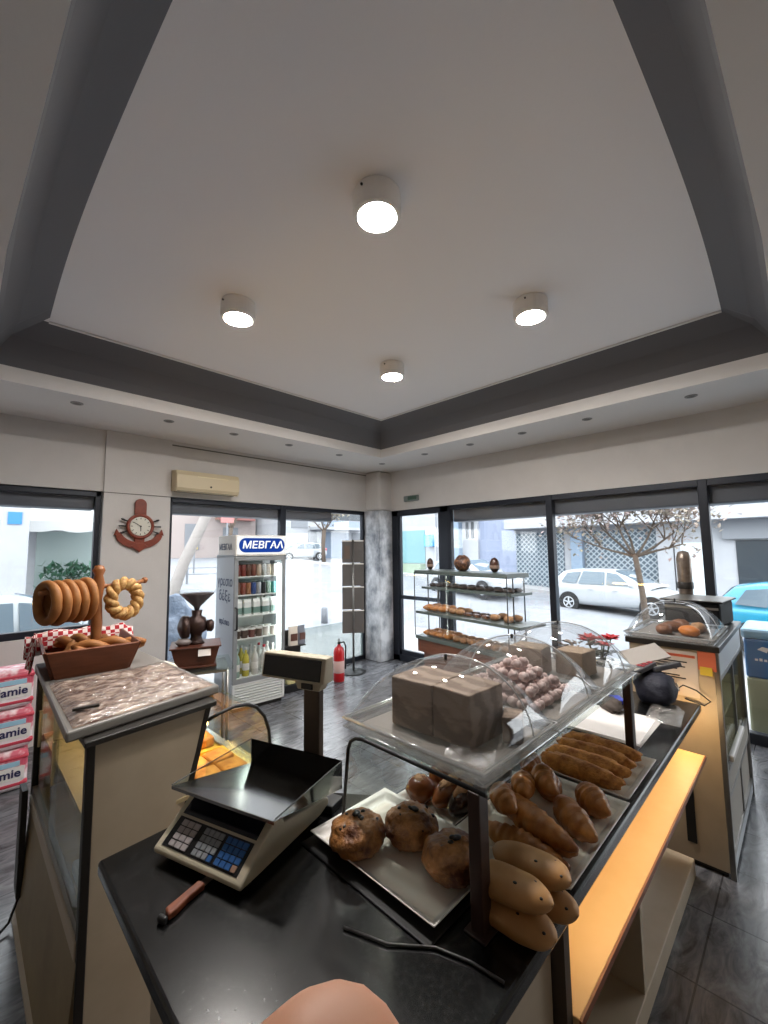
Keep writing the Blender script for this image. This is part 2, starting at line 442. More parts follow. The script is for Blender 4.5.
# ------------------------------------------------------------------ ceiling lamps and spots
m_lampglow = glow('lamp_glow', '#fffaf4', LAMP)
m_lampbody = M('lamp_body', '#f0ebe6', 0.5)
LAMPS = [((1.365, 1.378), 'white drum ceiling lamp nearest overhead, the largest of the four in view'),
         ((1.30, 2.72), 'white drum ceiling lamp left of the middle of the raised ceiling'),
         ((2.78, 1.264), 'white drum ceiling lamp on the right side of the raised ceiling'),
         ((2.81, 2.66), 'white drum ceiling lamp deepest in the room, towards the corner pillar')]
def make_lamp(x, y, lab):
    t = thing('ceiling_lamp', lab, 'lamp', (x, y, ZT), 0, 'drum lamps on the raised ceiling')
    MB().lathe([(0, 0), (.115, 0), (.118, -.012), (.118, -.115), (.112, -.122), (.096, -.122), (.092, -.112), (0, -.112)], seg=32).build('drum', m_lampbody, t, smooth=False, bev=.003)
    MB().lathe([(0, -.108), (.088, -.108), (.088, -.117), (.05, -.122), (0, -.123)], seg=32).build('diffuser', m_lampglow, t, smooth=True)
    for a in (1.1, 3.3): MB().cyl((.117 * math.cos(a), .117 * math.sin(a), -.03), (.126 * math.cos(a), .126 * math.sin(a), -.03), .006, seg=8).build('screw', m_dark, t)
    return t
for (x, y), lab in LAMPS: make_lamp(x, y, lab)

SPOTS = [(.669, 4.5), (1.437, 4.5), (2.134, 4.51), (2.866, 4.52), (3.685, 4.53), (4.56, 4.56), (4.54, 3.69), (4.55, 2.95), (4.545, 2.236), (4.55, 1.516), (4.54, .624)]
sp0 = None
for i, (x, y) in enumerate(SPOTS):
    if i < 5: lab = f'small recessed spotlight, {ORD[i]} from the left along the back wall soffit'
    elif i == 5: lab = 'small recessed spotlight in the soffit above the marble pillar'
    else: lab = f'small recessed spotlight, {ORD[i - 6]} from the pillar along the right window soffit'
    if sp0 is None:
        sp0 = thing('ceiling_spotlight', lab, 'spotlight', (x, y, ZC), 0, 'recessed spotlights in the soffit')
        MB().lathe([(.03, -.001), (.034, -.008), (.047, -.006), (.05, 0)], seg=20).build('ring', m_steel, sp0, smooth=True)
        MB().lathe([(0, -.003), (.031, -.003)], seg=16).build('lens', M('spot_lens', '#3b3631', .3), sp0)
    else: dup(sp0, loc=(x, y, ZC), label=lab)

# ------------------------------------------------------------------ wall fixtures
t = thing('air_conditioner', 'old cream wall air conditioner above the left window, beside the pilaster', 'air conditioner', (1.735, YW, 2.515))
MB().prism([(-.0, .02), (-.16, .0), (-.2, .05), (-.2, .2), (-.17, .255), (-.0, .27)], 0, .77, frame=Matrix(((0, 0, 1), (1, 0, 0), (0, 1, 0)))).build('housing', M('aged_cream_plastic', '#cfc0a0', .45), t, bev=.012)
MB().box((.24, -.205, .19), (.62, -.199, .196)).build('badge_line', M('gold_line', '#e6d9b0', .3), t)
MB().cyl((.4, -.2, .08), (.4, -.206, .08), .012, seg=12).build('knob', m_dark, t)
MB().box((.02, -.17, .008), (.75, -.05, .022)).build('air_outlet', m_dark, t)

# anchor and ship wheel clock
m_anchor = M('varnished_red_wood', '#8a3a22', .35, nz=(14, 4, .3, .7), col2='#6e2a18', coat=.4)
t = thing('wall_clock', 'red brown wooden anchor and ship wheel wall clock on the white pilaster', 'clock', (1.412, YW - .03, 2.10))
XZ = Matrix(((1, 0, 0), (0, 0, -1), (0, 1, 0)))     # prism helper: poly x,z ; sweep toward the room (-y)
an = MB()
arc_o = [(.235 * math.sin(a) * 1.02, -.07 - .19 * math.cos(a) * .95) for a in [R_(-78 + 13 * k) for k in range(13)]]
arc_i = [(.19 * math.sin(a), -.03 - .145 * math.cos(a)) for a in [R_(78 - 13 * k) for k in range(13)]]
an.prism(arc_o + arc_i, .005, .035, frame=XZ)
an.prism([(-.05, -.23), (.05, -.23), (.055, .1), (-.055, .1)], .004, .03, frame=XZ)
an.prism([(-.06, .1)] + [(-.06 * math.cos(a), .25 + .06 * math.sin(a)) for a in [PI * k / 10 for k in range(11)]] + [(.06, .1)], .004, .036, frame=XZ)
an.prism([(-.09, -.22), (0, -.285), (.09, -.22), (.04, -.19), (-.04, -.19)], .004, .042, frame=XZ)
an.prism([(-.25, -.1), (-.225, -.03), (-.19, -.09)], .004, .036, frame=XZ); an.prism([(.25, -.1), (.225, -.03), (.19, -.09)], .004, .036, frame=XZ)
an.build('anchor', m_anchor, t, bev=.006)
wh = MB().lathe([(.105, .035), (.108, .05), (.12, .058), (.138, .055), (.142, .04), (.138, .03), (.11, .03), (.105, .035)], axis=(0, -1, 0), seg=36).build('wheel', m_anchor, t, smooth=True)
for k in range(8):
    a = R_(22.5 + 45 * k)
    if abs(math.degrees(a) - 90) < 25 or abs(math.degrees(a) - 270) < 25: continue
    p = Vector((math.cos(a), 0, math.sin(a)))
    MB().tube([p * .13 + Vector((0, -.045, 0)), p * .16 + Vector((0, -.045, 0)), p * .185 + Vector((0, -.045, 0)), p * .205 + Vector((0, -.045, 0))], .009, radii=[.008, .008, .012, .008]).build('spoke_handle', m_dark, t, smooth=True)
for k in (0, 4):
    p = Vector((math.cos(R_(45 * k)), 0, math.sin(R_(45 * k))))
    MB().tube([p * .13 + Vector((0, -.045, 0)), p * .21 + Vector((0, -.045, 0))], .009).build('spoke_handle', m_dark, t, smooth=True)
dial = MB().lathe([(0, .05), (.104, .05), (.106, .045)], axis=(0, -1, 0), seg=36).build('dial', M('clock_dial', '#d3d0c4', .4), t)
for k in range(12):
    a = R_(30 * k); o = MB().box((-.0035, -.052, .078), (.0035, -.0505, .096)).build('hour_mark', m_dark, dial); o.rotation_euler = (0, a, 0)
MB().box((-.004, -.054, -.01), (.004, -.0525, .055)).build('hour_hand', m_black, dial).rotation_euler = (0, R_(178), 0)
MB().box((-.003, -.056, -.012), (.003, -.0545, .08)).build('minute_hand', m_black, dial).rotation_euler = (0, R_(-58), 0)
MB().cyl((0, -.05, 0), (0, -.059, 0), .008, seg=12).build('hub', m_dark, dial)

t = thing('emergency_light', 'small grey emergency light box on the wall above the glass door', 'light', (XW, 4.36, 2.60))
MB().box((-.05, 0, 0), (0, .3, .09)).build('casing', M('grey_plastic', '#77807e', .5), t, bev=.01)
MB().box((-.056, .02, .015), (-.05, .2, .075)).build('lens', M('green_lens', '#3d5a4c', .3), t)

# ------------------------------------------------------------------ worktop and its bases
m_granite = M('black_granite', '#0b0b0c', .22, nz=(95, 5, .46, .72), col2='#292929', spec=.5)
top = MB().prism([(.32, .46), (2.88, .46), (2.88, 1.06), (1.13, 1.06), (.80, 1.5), (.32, 1.46)], .91, .95).build('worktop', m_granite, bev=.01, bseg=3)
tag(top, 'black speckled granite worktop carrying the scale and the bakery trays', 'worktop')
m_lam = M('orange_cream_laminate', '#dcb987', .5, nz=(5, 3, .3, .7), col2='#d6b07c')
m_brownbase = M('brown_laminate', '#4a3d31', .55)
t = thing('counter_cabinet', 'cream fronted cabinet under the left end of the black worktop', 'cabinet', (0, 0, 0))
b = MB(); b.box((.38, .50, .08), (1.05, 1.04, .91)); b.build('body', m_cream, t, bev=.004)
MB().box((.36, .52, .12), (.38, .77, .88)).build('door', m_cream, t, bev=.004); MB().box((.36, .79, .12), (.38, 1.12, .88)).build('door', m_cream, t, bev=.004)
MB().box((.6, 1.04, .0), (.62, 1.44, .91)).build('back_panel', m_dark, t)
MB().box((.42, .52, 0), (1.0, 1.0, .08)).build('plinth', m_dark, t)
MB().box((.62, 1.04, .0), (.8, 1.40, .91)).build('front_panel', m_cream, t)
t = thing('counter_shelf_unit', 'open shelf unit under the worktop, shelf glowing yellow orange', 'shelf unit', (0, 0, 0))
MB().box((1.055, .47, .1), (1.085, 1.02, .91)).build('side_panel', m_brownbase, t)
MB().box((2.84, .62, .70), (2.865, 1.02, .91)).build('side_panel', m_lam, t)
MB().box((1.085, .99, .0), (2.84, 1.02, .91)).build('back_panel', m_cream, t)
MB().box((1.085, .455, .68), (2.84, .99, .70)).build('shelf', m_lam, t, bev=.002)
MB().box((1.085, .449, .68), (2.84, .455, .70)).build('edge_strip', M('brown_edge', '#7a3f16', .5), t)
MB().box((1.085, .555, .0), (2.95, .99, .09)).build('bottom_board', m_cream, t, bev=.004)
MB().box((1.95, .56, .09), (1.975, .99, .68)).build('divider', m_cream, t)
t = thing('tube_lamp', 'warm yellow tube lamp fixed under the worktop edge above the shelf', 'lamp', (0, 0, 0))
MB().box((1.15, .48, .895), (2.85, .53, .909)).build('housing', m_white, t)
MB().cyl((1.17, .505, .88), (2.84, .505, .88), .013, seg=12).build('tube', glow('warm_tube', '#ffdcab', TUBE), t)
MB().blob((2.845, .53, .872), (.03, .03, .03), seg=16, rings=10).build('fill_bulb', glow('warm_fill', '#ffd79c', 16.0), t, smooth=True)  # invented bulb, added to brighten the cabinet side past the tube's end
t = thing('cardboard_crate', 'brown crate on the floor in the gap below the worktop corner', 'crate', (.44, 1.2, 0), R_(8))
b = MB(); b.box((0, 0, 0), (.14, .2, .012)); b.box((0, 0, 0), (.012, .2, .17)); b.box((.128, 0, 0), (.14, .2, .17)); b.box((0, 0, 0), (.14, .012, .17)); b.box((0, .188, 0), (.14, .2, .17))
b.build('body', M('orange_brown_card', '#8a4a28', .7), t); MB().box((.03, .05, .012), (.06, .19, .16)).build('paper_fold', m_paper, t)

# ------------------------------------------------------------------ tall glazed display cabinet (left)
m_glow_shelf = M('pale_shelf', '#c9b48c', .5)
t = thing('display_cabinet', 'tall cream and glass display cabinet at the left, its end panel facing the scale', 'cabinet', (0, 0, 0))
A, B_, Cq, D = (.335, 1.73), (.76, 1.80), (.76, 2.97), (.335, 2.97)
fr = Matrix(((1, 0, 0), (0, 0, 1), (0, 1, 0)))
def endpanel(y0, y1, name):
    b = MB(); pts = [(.36, .0), (.68, .0), (.68, .88), (.765, 1.17), (.36, 1.17)]
    lo = [b.bm.verts.new((x, y0 + (x - .36) * .16, z)) for x, z in pts]; hi = [b.bm.verts.new((x, y1 + (x - .36) * .16, z)) for x, z in pts]
    for i in range(5): b.bm.faces.new((lo[i], lo[(i + 1) % 5], hi[(i + 1) % 5], hi[i]))
    b.bm.faces.new(lo[::-1]); b.bm.faces.new(hi)
    return b.build(name, m_cream, t, bev=.002)
endpanel(1.735, 1.76, 'end_panel'); 
MB().box((.335, 1.73, .0), (.36, 1.765, 1.18)).build('corner_post', m_dark, t, bev=.003)
MB().box((.335, 2.94, .0), (.36, 2.97, 1.18)).build('corner_post', m_dark, t, bev=.003)
MB().box((.36, 2.945, .0), (.76, 2.97, 1.18)).build('end_panel', m_cream, t)
b = MB(); b.prism([(.325, 1.712), (.795, 1.785), (.795, 2.985), (.325, 2.985)], 1.165, 1.185); b.build('top_frame', m_dark, t, bev=.004)
# slanted right post
MB().tube([(.68, 1.795, .82), (.765, 1.805, 1.165)], .014, seg=4).build('slanted_post', m_dark, t)
MB().box((.338, 1.765, .56), (.362, 2.94, .60)).build('door_rail', M('aluminium_rail', '#8b857a', .4, metal=.5), t)
MB().box((.33, 1.75, .50), (.365, 2.95, .56)).build('sill', m_cream, t, bev=.005)
for y0, y1, x in ((1.77, 2.42, .34), (2.36, 2.94, .35)):
    dr = MB().box((x, y0, .6), (x + .005, y1, 1.16)).build('sliding_door', m_sheet, t)
    MB().box((x - .003, y1 - .03, .8), (x + .008, y1 - .012, .98)).build('door_grip', m_cream, dr)
MB().box((.37, 1.78, .84), (.70, 2.94, .855)).build('shelf', m_glow_shelf, t)
MB().box((.37, 1.78, .56), (.70, 2.94, .575)).build('deck', m_glow_shelf, t)
MB().box((.69, 1.80, .56), (.70, 2.94, 1.16)).build('front_glass', m_sheet, t)
b = MB(); b.prism([(.285, 1.76), (.36, 1.735), (.36, 2.95), (.285, 2.95)], 0, .02)
b.bm.verts.ensure_lookup_table()
b.build('kick_step', m_cream, t)
b = MB(); lo = [(.30, 1.74, .02), (.30, 2.95, .02)]; hi = [(.335, 2.95, .5), (.335, 1.74, .5)]
v = [b.bm.verts.new(p) for p in (lo[0], lo[1], hi[0], hi[1])]; v2 = [b.bm.verts.new((p[0] + .02, p[1], p[2])) for p in (lo[0], lo[1], hi[0], hi[1])]
b.bm.faces.new(v); b.bm.faces.new(v2[::-1])
for i in range(4): b.bm.faces.new((v[i], v[(i + 1) % 4], v2[(i + 1) % 4], v2[i]))
b.build('base_board', M('aged_cream_board', '#9c8a68', .55, nz=(4, 4, .3, .7), col2='#86755a'), t)
MB().box((.29, 2.86, .12), (.315, 2.97, .62)).build('dark_flap', m_dark, t, bev=.003)
MB().box((.40, 1.80, 1.135), (.66, 2.92, 1.15)).build('light_channel', m_white, t)
MB().box((.5, 1.85, 1.128), (.53, 2.9, 1.134)).build('light_strip', glow('cabinet_glow', '#ffdfae', 3.0), t)
MB().box((.375, 1.85, .575), (.6, 2.1, .62)).build('lining', m_paper, t, bev=.01)

# pie tray on the cabinet under film
t = thing('pie_tray', 'grey tray of flaky brown pie under crumpled clear film, on the tall left cabinet', 'tray', (0, 0, 0))
b = MB(); b.prism([(.278, 1.745), (.84, 1.865), (.80, 2.95), (.32, 2.95)], 1.186, 1.222); b.build('tray', M('grey_tray', '#7e7a75', .4), t, bev=.008)
def piefn(u, v):
    x0 = .30 + .04 * v * .4; x1 = .82 - .02 * v; x = x0 + (x1 - x0) * u
    y = 1.765 + .115 * u + (2.42 - 1.765 - .115 * u) * v
    e = min(u, 1 - u, v, 1 - v) * 14
    z = 1.223 + min(1, e) * (.016 + .012 * noise.noise(Vector((x * 9, y * 14, 2))) + .008 * noise.noise(Vector((x * 30, y * 34, 5))))
    return (x, y, z)
m_pie = M('flaky_pie', '#54301f', .7, nz=(16, 8, .40, .60), col2='#c3aa98', bump=(70, .8, .012), stretch=(1, 2.2, 1, 20))
pie = MB().grid(piefn, 46, 46).build('pie', m_pie, t, smooth=True)
def filmfn(u, v):
    p = piefn(u, v); return (p[0], p[1], p[2] + .004 + .006 * abs(noise.noise(Vector((p[0] * 26 + p[1] * 12, p[1] * 40, 9)))))
m_wrap = glassy('cling_film', facing=.3, base=.10, top=.5, rough=.16, haze=.12, haze_col='#cfc4bd', bump=(35, .9, .02))
MB().grid(filmfn, 60, 60).build('cling_film', m_wrap, t, smooth=True)
MB().box((.315, 1.87, 1.246), (.395, 1.888, 1.254), rot=(0, 0, R_(-8))).build('label_strip', m_dark, t)

# ------------------------------------------------------------------ wooden trough, cloth, breads and bread stand
m_trough = M('reddish_wood', '#7d4527', .45, nz=(7, 5, .3, .7), col2='#643419', stretch=(1, 7, 7))
t = thing('wooden_trough', 'reddish brown flared wooden box of bread twists on the tall left cabinet', 'box', (.505, 2.70, 1.2225), R_(-4))
hx, hy, tx, ty, h = .145, .20, .185, .25, .135
def plank(p, name):
    b = MB(); n = (Vector(p[1]) - Vector(p[0])).cross(Vector(p[3]) - Vector(p[0])).normalized() * .014
    lo = [b.bm.verts.new(Vector(q)) for q in p]; hi = [b.bm.verts.new(Vector(q) + n) for q in p]
    for i in range(4): b.bm.faces.new((lo[i], lo[(i + 1) % 4], hi[(i + 1) % 4], hi[i]))
    b.bm.faces.new(lo[::-1]); b.bm.faces.new(hi); return b.build(name, m_trough, t, bev=.003)
plank([(-hx, -hy, 0), (hx, -hy, 0), (tx, -ty, h), (-tx, -ty, h)], 'side_board')
plank([(hx, hy, 0), (-hx, hy, 0), (-tx, ty, h), (tx, ty, h)], 'side_board')
plank([(-hx, hy, 0), (-hx, -hy, 0), (-tx, -ty, h), (-tx, ty, h)], 'end_board')
plank([(hx, -hy, 0), (hx, hy, 0), (tx, ty, h), (tx, -ty, h)], 'end_board')
MB().box((-hx, -hy, 0), (hx, hy, .014)).build('bottom_board', m_trough, t)

mk = bpy.data.materials.new('red_gingham'); mk.use_nodes = True; nt = mk.node_tree; b = nt.nodes['Principled BSDF']; b.inputs['Roughness'].default_value = .9
tc = nt.nodes.new('ShaderNodeTexCoord'); ch = nt.nodes.new('ShaderNodeTexChecker'); ch.inputs['Scale'].default_value = 45
ch.inputs['Color1'].default_value = (*lin('#a81f28'), 1); ch.inputs['Color2'].default_value = (*lin('#e5d8d4'), 1)
nt.links.new(tc.outputs['Object'], ch.inputs[0]); nt.links.new(ch.outputs[0], b.inputs['Base Color'])
b = MB()
def cl(u, v):    # cloth lying over the back rim of the trough and hanging at the left end
    x = -.25 + .50 * u; ang = v
    if v < .35: y = .20 + .05 * v / .35; z = .07 + .095 * v / .35
    else: y = .262 + .10 * (v - .35); z = .165 - .21 * (v - .35)
    z += .006 * math.sin(x * 40); y += .006 * noise.noise(Vector((x * 12, v * 5, 0)))
    return (x, y, z - (.02 if abs(x) > .2 else 0))
b.grid(cl, 30, 12)
def cl2(u, v):
    y = -.03 + .30 * u; x = -.205 - .02 * v + .01 * math.sin(u * 9); z = .155 - .15 * v
    return (x - .01, y, z)
b.grid(cl2, 16, 8)
o = b.build('checked_cloth', mk, None, smooth=True, solid=.003); o.location = (.505, 2.705, 1.2225); o.rotation_euler = (0, 0, R_(-4))
tag(o, 'red and white checked cloth draped behind the wooden bread trough', 'cloth')

m_bread = M('baked_crust', '#b57a3f', .6, nz=(7, 5, .3, .72), col2='#8a5226', bump=(90, .15, .004))
m_bread_d = M('dark_crust', '#8a5428', .5, nz=(8, 5, .3, .7), col2='#5c3013', bump=(80, .2, .004), coat=.15)
def twist(L, r, seed, name, loc, rot, lab):
    t = []; b = MB()
    for s in (0, PI):
        pts = []; 
        for i in range(26):
            u = i / 25; a = u * 9 + s
            k = .55 + .45 * math.sin(PI * min(1, max(0, u)))
            pts.append((L * (u - .5), r * .55 * k * math.cos(a) + .02 * math.sin(u * PI + seed), r * .55 * k * math.sin(a)))
        b.tube(pts, r * .7, seg=10, radii=[r * .7 * (.45 + .55 * math.sin(PI * (.06 + .88 * i / 25))) for i in range(26)])
    o = b.build(name, m_bread, None, smooth=True); place(o, loc, rot); tag(o, lab, 'bread', 'bread twists in the wooden trough'); return o
twist(.32, .038, 1, 'bread_twist', (.585, 2.60, 1.325), (0, R_(4), R_(8)), 'twisted loaf across the near side of the wooden trough, right of the post')
twist(.28, .036, 3, 'bread_twist', (.425, 2.70, 1.30), (0, R_(-12), R_(72)), 'twisted loaf leaning to the left end of the wooden trough')
twist(.24, .036, 5, 'bread_twist', (.595, 2.76, 1.32), (0, R_(4), R_(100)), 'twisted loaf at the right end of the wooden trough')
twist(.24, .036, 7, 'bread_twist', (.49, 2.80, 1.335), (0, R_(0), R_(150)), 'twisted loaf at the back of the wooden trough near the cloth')

t = thing('bread_stand', 'turned wooden peg stand in the trough holding ring breads', 'stand', (.53, 2.66, 1.2375))
m_peg = M('peg_wood', '#a4693a', .5, nz=(9, 4, .3, .7), col2='#8a5228')
MB().lathe([(0, 0), (.04, 0), (.04, .015), (.026, .03), (.022, .1), (.027, .2), (.02, .32), (.024, .36), (.03, .41), (.02, .45), (.03, .475), (.02, .5), (0, .505)], seg=16).build('post', m_peg, t, smooth=True)
pdir = Vector((-.93, -.36, .0)).normalized()
MB().tube([pdir * -.26 + Vector((0, 0, .405)), pdir * -.22 + Vector((0, 0, .395)), Vector((0, 0, .39)), pdir * .27 + Vector((0, 0, .38))], .012, seg=10).build('peg', m_peg, t, smooth=True)
MB().blob(pdir * -.265 + Vector((0, 0, .407)), (.018,) * 3, seg=10, rings=8).build('peg_knob', m_peg, t, smooth=True)
labs = ['ring bread hanging outermost at the left end of the peg stand, its hole facing out', 'ring bread second from the left end on the peg stand', 'ring bread in the middle of the five on the peg stand', 'ring bread fourth from the left end on the peg stand', 'ring bread next to the wooden post on the peg stand']
q = pdir.to_track_quat('Z', 'Y')
for k in range(5):
    d_ = .236 - .0425 * k
    b = MB(); R0, r0 = .078 + .003 * math.sin(k * 2), .0212
    pts = [(R0 * math.cos(a), R0 * 1.12 * math.sin(a), 0) for a in [2 * PI * i / 30 for i in range(30)]]
    b.tube(pts, r0, seg=12, closed=True, radii=[r0 * (1 + .08 * math.sin(i * .7 + k)) for i in range(30)])
    o = b.build('ring_bread', m_bread, None, smooth=True); o.rotation_mode = 'QUATERNION'; o.rotation_quaternion = q
    o.location = Vector((.53, 2.66, 1.236 + .385 - .05 - .006 * (k % 2))) + pdir * d_; tag(o, labs[k], 'bread', 'ring breads on the peg stand')
b = MB()
for s in (0, PI):
    pts = []
    for i in range(60):
        a = 2 * PI * i / 60; w_ = a * 6 + s
        rr = .075 + .016 * math.cos(w_); pts.append((rr * math.cos(a) * .95, rr * 1.1 * math.sin(a), .016 * math.sin(w_)))
    b.tube(pts, .02, seg=9, closed=True)
o = b.build('twisted_ring_bread', M('sesame_crust', '#b07c42', .6, nz=(60, 5, .4, .6), col2='#d3ab6a', bump=(150, .3, .004)), None, smooth=True)
o.rotation_mode = 'QUATERNION'; o.rotation_quaternion = Vector((.25, -.95, .12)).to_track_quat('Z', 'Y')
o.location = Vector((.53, 2.66, 1.236 + .375)) - pdir * .135 + Vector((.0, -.045, -.055)); tag(o, 'sesame twisted ring bread hanging at the right of the peg stand', 'bread')
# ------------------------------------------------------------------ low pastry case with curved glass
t = thing('pastry_case', 'low lit pastry case with a curved glass front, right of the tall left cabinet', 'display case', (0, 0, 0))
CY0, CY1 = 1.87, 2.95
prof = [(.79, 1.085), (.84, 1.10), (.91, 1.112), (.97, 1.105), (1.02, 1.08), (1.06, 1.03), (1.085, .96), (1.095, .86), (1.095, .76)]
b = MB()
for i in range(len(prof) - 1):
    (xa, za), (xb, zb) = prof[i], prof[i + 1]
    b.quad([(xa, CY0, za), (xb, CY0, zb), (xb, CY1, zb), (xa, CY1, za)])
b.build('curved_glass', m_sheet, t, smooth=True)
MB().prism([(x, z) for x, z in prof] + [(.79, .76)], CY0 - .004, CY0, frame=fr).build('end_glass', m_sheet, t)
MB().tube([(x, CY0 - .004, z) for x, z in prof], .008, seg=8).build('black_edge_trim', m_black, t, smooth=True)
MB().tube([(x, CY1, z) for x, z in prof], .01, seg=8).build('edge_trim', m_white, t, smooth=True)
MB().prism([(x, z) for x, z in prof] + [(.79, .76)], CY1, CY1 + .012, frame=fr).build('far_end_panel', M('warm_end_panel', '#d9c489', .5), t)
MB().box((1.06, CY0, .70), (1.11, CY1, .76)).build('front_rail', m_chrome, t, bev=.006)
m_yel = M('yellow_tray_paper', '#d9b13f', .6, nz=(9, 3, .3, .7), col2='#c99a2c')
MB().box((.785, CY0, .70), (1.06, CY1, .745)).build('deck', m_yel, t)
MB().box((.785, CY0 - .004, 0), (1.08, CY1, .70)).build('base', m_cream, t, bev=.01)
MB().box((.785, CY0 + .02, 1.04), (.80, CY1, 1.08)).build('light_channel', m_white, t)
MB().box((.80, CY0 + .05, 1.045), (.815, CY1 - .05, 1.075)).build('light_strip', glow('case_glow', '#ffcf70', CASE), t)
m_filo = M('golden_filo', '#c28b45', .55, nz=(18, 5, .35, .65), col2='#9a5f24', bump=(120, .3, .004))
tr = tag(MB().box((.79, 1.90, .746), (1.05, 2.28, .756)).box((.79, 1.90, .746), (1.05, 1.908, .776)).box((.79, 2.272, .746), (1.05, 2.28, .776)).box((1.04, 1.90, .746), (1.05, 2.28, .776)).build('yellow_tray', m_yel), 'yellow tray of pie squares inside the curved glass case', 'tray')
pl = ['pie square in the near left corner of the yellow tray in the curved case', 'pie square in the near right corner of the yellow tray in the curved case', 'pie square at the far left of the yellow tray in the curved case', 'pie square at the far right of the yellow tray in the curved case']
for k in range(4):
    x = .798 + .122 * (k % 2); y = 1.95 + .135 * (k // 2)
    o = MB().box((0, 0, 0), (.112, .122, .045)).build('pie_square', m_filo, None, bev=.012, bseg=3); place(o, (x, y, .757), (0, 0, R_(3 * (k - 1)))); tag(o, pl[k], 'pie', 'pie squares in the curved case')
for k in range(3):
    o = MB().box((0, 0, 0), (.25, .13, .05)).build('pie_slab', m_filo, None, bev=.012, bseg=3); place(o, (.80, 2.38 + .17 * k, .746), (0, 0, R_(2 * k - 2)))
    tag(o, ['golden pie slab right behind the yellow tray in the curved case', 'golden pie slab in the middle of the curved case', 'golden pie slab at the far end of the curved case'][k], 'pie', 'pie slabs in the curved case')

# ------------------------------------------------------------------ shrink-wrapped packs by the left window
m_pk = M('pink_white_pack', '#c9566a', .4, nz=(6, 3, .42, .55), col2='#ecdfe3')
m_pkred = M('pack_red', '#c23a4e', .45); m_pkblue = M('pack_blue', '#9cc4da', .45); m_ink = M('navy_print', '#2c2a55', .5)
mm_film = glassy('pack_film', facing=.3, base=.06, top=.5, rough=.1, bump=(30, .6, .01))
def pack(loc, rz, lab):
    t = thing('shrink_wrapped_pack', lab, 'pack', loc, rz, 'pink and white packs by the left window')
    MB().box((-.21, -.13, 0), (.21, .13, .30)).build('body', m_pk, t, bev=.05, bseg=4)
    b = MB(); b.box((-.212, -.133, .03), (.212, .133, .075)); b.build('red_band', m_pkred, t, bev=.045, bseg=4)
    MB().box((-.212, -.133, .225), (.212, .133, .262)).build('red_band', m_pkred, t, bev=.045, bseg=4)
    MB().box((-.16, -.134, .185), (.16, -.128, .222)).build('blue_label', m_pkblue, t, bev=.002)
    MB().box((-.13, -.1335, .085), (.19, -.128, .18)).build('white_label', m_paper, t, bev=.002)
    text('lettering', 'Mamie', .085, m_ink, t, (.055, -.136, .135), (R_(90), 0, 0), bold=.002)
    return t
for k, (z, nm) in enumerate(((0, 'bottom pack of the front stack by the left window, pink and white'), (.305, 'middle pack of the front stack by the left window, pink and white'), (.61, 'top pack of the front stack by the left window, under the checked cloth'))):
    pack((.27 + .015 * (k % 2), 4.55, z + .001), R_(-3 + 3 * k), nm)
pack((.28, 4.9, .001), 0, 'bottom pack of the rear stack against the wall below the left window'); pack((.30, 4.9, .306), R_(2), 'upper pack of the rear stack against the wall below the left window')

b = MB().tube([(.31, 2.88, .14), (.27, 2.86, .03), (.2, 2.8, .008), (.12, 2.72, .008), (.02, 2.75, .008), (-.1, 2.65, .008), (-.3, 2.7, .008)], .006, seg=8)
tag(b.build('power_cord', m_black, smooth=True), 'black power cord lying on the floor beside the tall left cabinet', 'cord')

# ------------------------------------------------------------------ grinder on its glass table
t = thing('glass_table', 'small glass topped table under the old coffee grinder', 'table', (1.53, 3.89, 0), R_(-20))
MB().box((-.30, -.26, .805), (.30, .26, .82)).build('tabletop', m_sheet, t, bev=.003)
for sx in (-1, 1):
    for sy in (-1, 1): MB().cyl((sx * .25, sy * .21, 0), (sx * .25, sy * .21, .805), .014, seg=12).build('leg', m_steel, t, smooth=True)
MB().box((-.26, -.22, .78), (.26, .22, .804)).build('apron', m_steel, t)
t = thing('coffee_grinder', 'old iron coffee grinder with a glass hopper on a wooden drawer box', 'grinder', (1.53, 3.89, .8205), R_(-22))
b = MB(); pts0, pts1 = [(-.15, -.13), (.15, -.13), (.15, .13), (-.15, .13)], [(-.19, -.16), (.19, -.16), (.19, .16), (-.19, .16)]
lo = [b.bm.verts.new((x, y, .015)) for x, y in pts0]; hi = [b.bm.verts.new((x, y, .17)) for x, y in pts1]
for i in range(4): b.bm.faces.new((lo[i], lo[(i + 1) % 4], hi[(i + 1) % 4], hi[i]))
b.bm.faces.new(lo[::-1]); b.bm.faces.new(hi)
m_box = M('dark_walnut', '#5a2f1f', .45, nz=(6, 5, .3, .7), col2='#46241a', stretch=(1, 6, 6))
b.build('wooden_box', m_box, t, bev=.004)
MB().box((-.17, -.15, 0), (.17, .15, .018)).build('foot_board', m_box, t, bev=.004); MB().box((-.205, -.175, .168), (.205, .175, .18)).build('top_board', m_box, t, bev=.004)
MB().box((.02, -.172, .10), (.12, -.158, .155), rot=(R_(-14), 0, 0)).build('price_card', m_paper, t)
m_iron = M('brown_iron', '#3a2a26', .4, metal=.5)
MB().lathe([(0, .18), (.07, .18), (.06, .2), (.045, .24), (.05, .27), (.085, .29), (.09, .35), (.075, .40), (.04, .42), (.045, .47), (.0, .47)], seg=24).build('mill_body', m_iron, t, smooth=True)
MB().lathe([(0, -.02), (.09, -.02), (.10, 0), (.10, .03), (.08, .05), (.03, .07), (0, .075)], c=(-.08, -.02, .33), axis=(-1, -.15, 0), seg=24).build('flywheel', m_iron, t, smooth=True)
MB().lathe([(0, 0), (.05, 0), (.055, .04), (.03, .06), (0, .06)], c=(.085, -.01, .33), axis=(1, 0, 0), seg=20).build('end_cap', m_iron, t, smooth=True)
